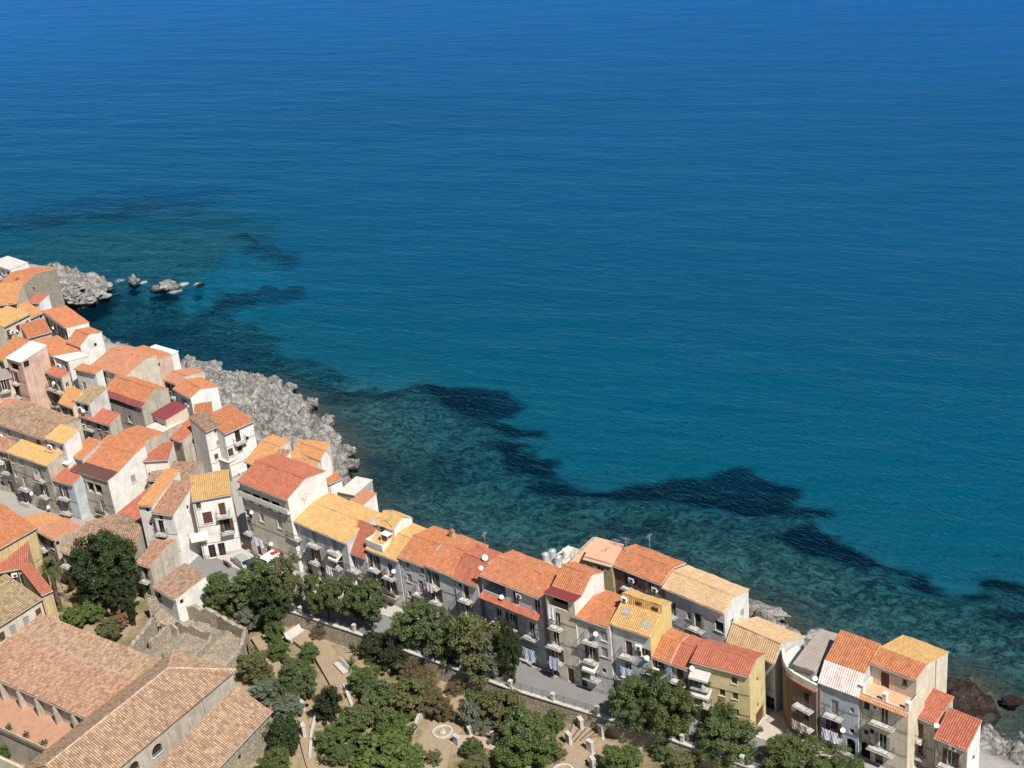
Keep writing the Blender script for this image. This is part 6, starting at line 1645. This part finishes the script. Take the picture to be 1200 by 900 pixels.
bench((347, 747), math.radians(48), 'long pale stone bench on the dry lawn'); bench((400, 786), math.radians(-60), 'pale stone seat by the spiky plants')
def ring(p, r, label, z=ZG):
    t = thing('fountain', label, 'fountain', at(p, z)); n = 40
    m = MB()
    for i in range(n):
        a0, a1 = 6.2832 * i / n, 6.2832 * (i + 1) / n
        for (r0, z0, r1, z1) in ((r, -.3, r, .45), (r, .45, r - .28, .45), (r - .28, .45, r - .28, -.1)):
            m.face([(r0 * math.cos(a0), r0 * math.sin(a0), z0), (r0 * math.cos(a1), r0 * math.sin(a1), z0), (r1 * math.cos(a1), r1 * math.sin(a1), z1), (r1 * math.cos(a0), r1 * math.sin(a0), z1)])
    m.build('rim', M['marble'], t)
    m = MB(); m.face([((r - .2) * math.cos(6.2832 * i / n), (r - .2) * math.sin(6.2832 * i / n), .12) for i in range(n)]); m.build('basin', M['concrete'], t)
    m = MB(); m.bar((0, 0, .1), (0, 0, .5), .5, 12, .35); m.bar((0, 0, .5), (0, 0, .8), .2, 10, .12); m.build('centre_stone', M['marble'], t)
ring((519, 860), 1.35, 'round empty stone fountain basin on the dry clearing'); ring((660, 906), 1.35, 'second round fountain basin below the timber steps')
# paths
def path(name, pts, w, z, mat):
    pl = [W2(p, z) for p in pts]; o = ribbon(name, offset_line(pl, -w / 2), offset_line(pl, w / 2), z - .4, z, mat); return o
M['earth'] = paving('beaten_earth', (.28, .21, .135), (.38, .295, .20)); M['pink'] = paving('pink_paving', (.42, .30, .24), (.48, .36, .29))
path('path', [(300, 745), (320, 775), (352, 840), (362, 880), (372, 915)], 1.6, ZG + .30, M['earth'])
path('path', [(340, 735), (380, 765), (400, 800), (388, 812), (372, 850)], 3.0, ZG + .27, M['earth'])
path('path', [(400, 800), (412, 815), (404, 830)], 1.2, ZG + .31, M['earth'])
path('path', [(540, 815), (528, 845), (510, 870), (500, 910)], 4.6, ZG + .27, M['earth'])
path('path', [(530, 866), (560, 868), (590, 876)], 1.8, ZG + .32, M['pink'])
path('path', [(690, 840), (684, 862), (672, 885), (660, 915)], 3.6, ZG + .29, M['earth'])
path('path', [(640, 820), (668, 834), (700, 850)], 2.6, ZG + .28, M['earth'])
for k in range(5):
    a, b = at((668 + 6.5 * k - 2, 871 - k * 1.6), ZG + .36), at((680 + 6.5 * k, 851 + k * 2.2), ZG + .36)
    m = MB(); d = (b - a).normalized(); n = Vector((-d.y, d.x, 0)) * .09
    m.face([a - n, b - n, b + n, a + n]); m.face([a - n - Vector((0, 0, .3)), b - n - Vector((0, 0, .3)), b - n, a - n]); m.face([a + n, b + n, b + n - Vector((0, 0, .3)), a + n - Vector((0, 0, .3))])
    o = m.build('timber_step', M['wood']); tag(o, 'dark timber step edge across the dry slope', 'step', 'timber steps in the garden')
# dry stone terrace edges
for pts, lab in (([(484, 862), (492, 840), (498, 838)], 'low pale kerb wall left of the round fountain'), ([(374, 830), (366, 862), (364, 890)], 'low pale stone edge along the convent path'), ([(404, 806), (413, 830)], 'low pale stone edge in the middle of the garden')):
    pl = [W2(p, ZG) for p in pts]
    o = ribbon('stone_edge', offset_line(pl, -.2), offset_line(pl, .2), ZG - .3, ZG + .7, M['marble'], None); tag(o, lab, 'wall')
# agaves by the clearing
def agave(p, label, s=1.0):
    t = thing('agave', label, 'plant', at(p, ZG + .1)); g = random.Random(int(p[0])); m = MB()
    for k in range(26):
        az = g.uniform(0, 6.28); el = g.uniform(.3, 1.3); d = Vector((math.cos(az) * math.cos(el), math.sin(az) * math.cos(el), math.sin(el))); sd_ = Vector((-math.sin(az), math.cos(az), 0)); Ln = g.uniform(1.2, 1.9) * s
        a, b, c = d * .1, d * Ln * .5, d * Ln - Vector((0, 0, .25)); m.face([a - sd_ * .1, a + sd_ * .1, b + sd_ * .11, b - sd_ * .11]); m.face([b - sd_ * .11, b + sd_ * .11, c])
    m.build('leaves', LEAF['palm'], t)
agave((411, 780), 'spiky agave beside the pale stone seat'); agave((417, 763), 'spiky agave under the garden wall', 1.2); agave((378, 893), 'yellowish agave at the bottom of the path', .9)

# ------------------------------------------------------------------ vehicles on the square
def car(p, rz, label, paint, van=False):
    t = thing('delivery_van' if van else 'parked_car', label, 'van' if van else 'car', at(p, ZS + .01), rz)
    sec = [(-2.1, .35), (-2.15, .8), (-1.9, 1.0), (-1.35, 1.48), (.5, 1.5), (1.15, 1.02), (2.0, .88), (2.15, .6), (2.1, .35)] if not van else [(-2.4, .4), (-2.45, 2.1), (-2.3, 2.2), (1.0, 2.2), (1.55, 1.35), (2.3, 1.1), (2.4, .7), (2.35, .4)]
    W = .85 if not van else .95; m = MB()
    for (x0, z0), (x1, z1) in zip(sec[:-1], sec[1:]):
        w0 = W - (.16 if z0 > 1.1 else 0) * (0 if van else 1); w1 = W - (.16 if z1 > 1.1 else 0) * (0 if van else 1)
        m.face([(x0, -w0, z0), (x0, w0, z0), (x1, w1, z1), (x1, -w1, z1)])
    for s in (-1, 1): m.face([(x, s * (W - (.16 if z > 1.1 and not van else 0)), z) for x, z in (sec if s > 0 else sec[::-1])])
    m.face([(-2.1, -W, .35), (2.1, -W, .35), (2.1, W, .35), (-2.1, W, .35)])
    m.build('body', M[paint], t)
    if van: G = [((1.04, -.85, 2.12), (1.04, .85, 2.12), (1.56, .85, 1.40), (1.56, -.85, 1.40), (.03, 0, .03))]
    else: G = [((.55, -.6, 1.46), (.55, .6, 1.46), (1.1, .66, 1.08), (1.1, -.66, 1.08), (.03, 0, .03)), ((-1.4, -.6, 1.42), (-1.4, .6, 1.42), (-1.85, .66, 1.05), (-1.85, -.66, 1.05), (-.03, 0, .03))]
    for g in G: m = MB(); o_ = Vector(g[4]); m.face([Vector(v) + o_ for v in g[:4]]); m.build('windscreen', M['glass'], t)
    for s in (-1, 1):
        m = MB(); y = s * (W + .012 if van else W - .145)
        if van: m.face([(.1, y, 1.3), (1.4, y, 1.3), (.98, y, 2.0), (.1, y, 2.0)])
        else: m.face([(-1.5, y + s * .03, 1.05), (.95, y + s * .03, 1.05), (.45, y + s * .03, 1.42), (-1.25, y + s * .03, 1.42)])
        m.build('side_window', M['glass'], t)
        for x in (-1.35, 1.4):
            m = MB(); m.bar((x, s * (W - .18), .32), (x, s * (W + .02), .32), .32, 14); wh = m.build('wheel', M['rubber'], t)
            m = MB(); m.bar((x, s * (W + .02), .32), (x, s * (W + .035), .32), .18, 12); m.build('rim', M['metal_grey'], wh)
    for y in (-.6, .6): m = MB(); m.box(2.12 if not van else 2.34, 2.2 if not van else 2.43, y - .15, y + .15, .62, .78); m.build('headlight', M['frame_white'], t)
car((317, 666), math.radians(-130), 'white van parked at the square beside the coral roofed house', 'carwhite', True)
car((301, 668), math.radians(-38), 'dark car parked under the flat topped tree', 'cardark'); car((284, 662), math.radians(125), 'grey green car parked before the white corner house', 'cargreen')
car((357, 684), math.radians(-38), 'silver car parked by the kerb behind the domed tree', 'cargreen')
t = thing('market_stall', 'small stall with red cloths beside the white van', 'stall', at((329, 662), ZS + .1), .6)
MB().box(-.9, .9, -.6, .6, .7, .78).build('counter', M['wood'], t)
for x in (-.8, .8):
    for y in (-.5, .5): MB().box(x - .05, x + .05, y - .05, y + .05, 0, 2.2 if y > 0 else .7).build('post', M['wood'], t)
m = MB(); m.face([(-1.1, -.3, 2.0), (1.1, -.3, 2.0), (1.1, .8, 2.3), (-1.1, .8, 2.3)]); m.face([(-.9, -.62, .1), (.9, -.62, .1), (.9, -.62, .76), (-.9, -.62, .76)]); m.build('red_cloth', M['red'], t)
t = thing('wooden_bench', 'dark wooden bench on the square before the white corner house', 'bench', at((267, 663), ZS + .1), 2.2)
MB().box(-.9, .9, -.25, .25, .42, .5).build('seat', M['wood'], t); MB().box(-.9, .9, .22, .28, .55, .9).build('backrest', M['wood'], t)
for x in (-.7, .7): MB().box(x - .06, x + .06, -.22, .26, 0, .42).build('leg', M['wood'], t)
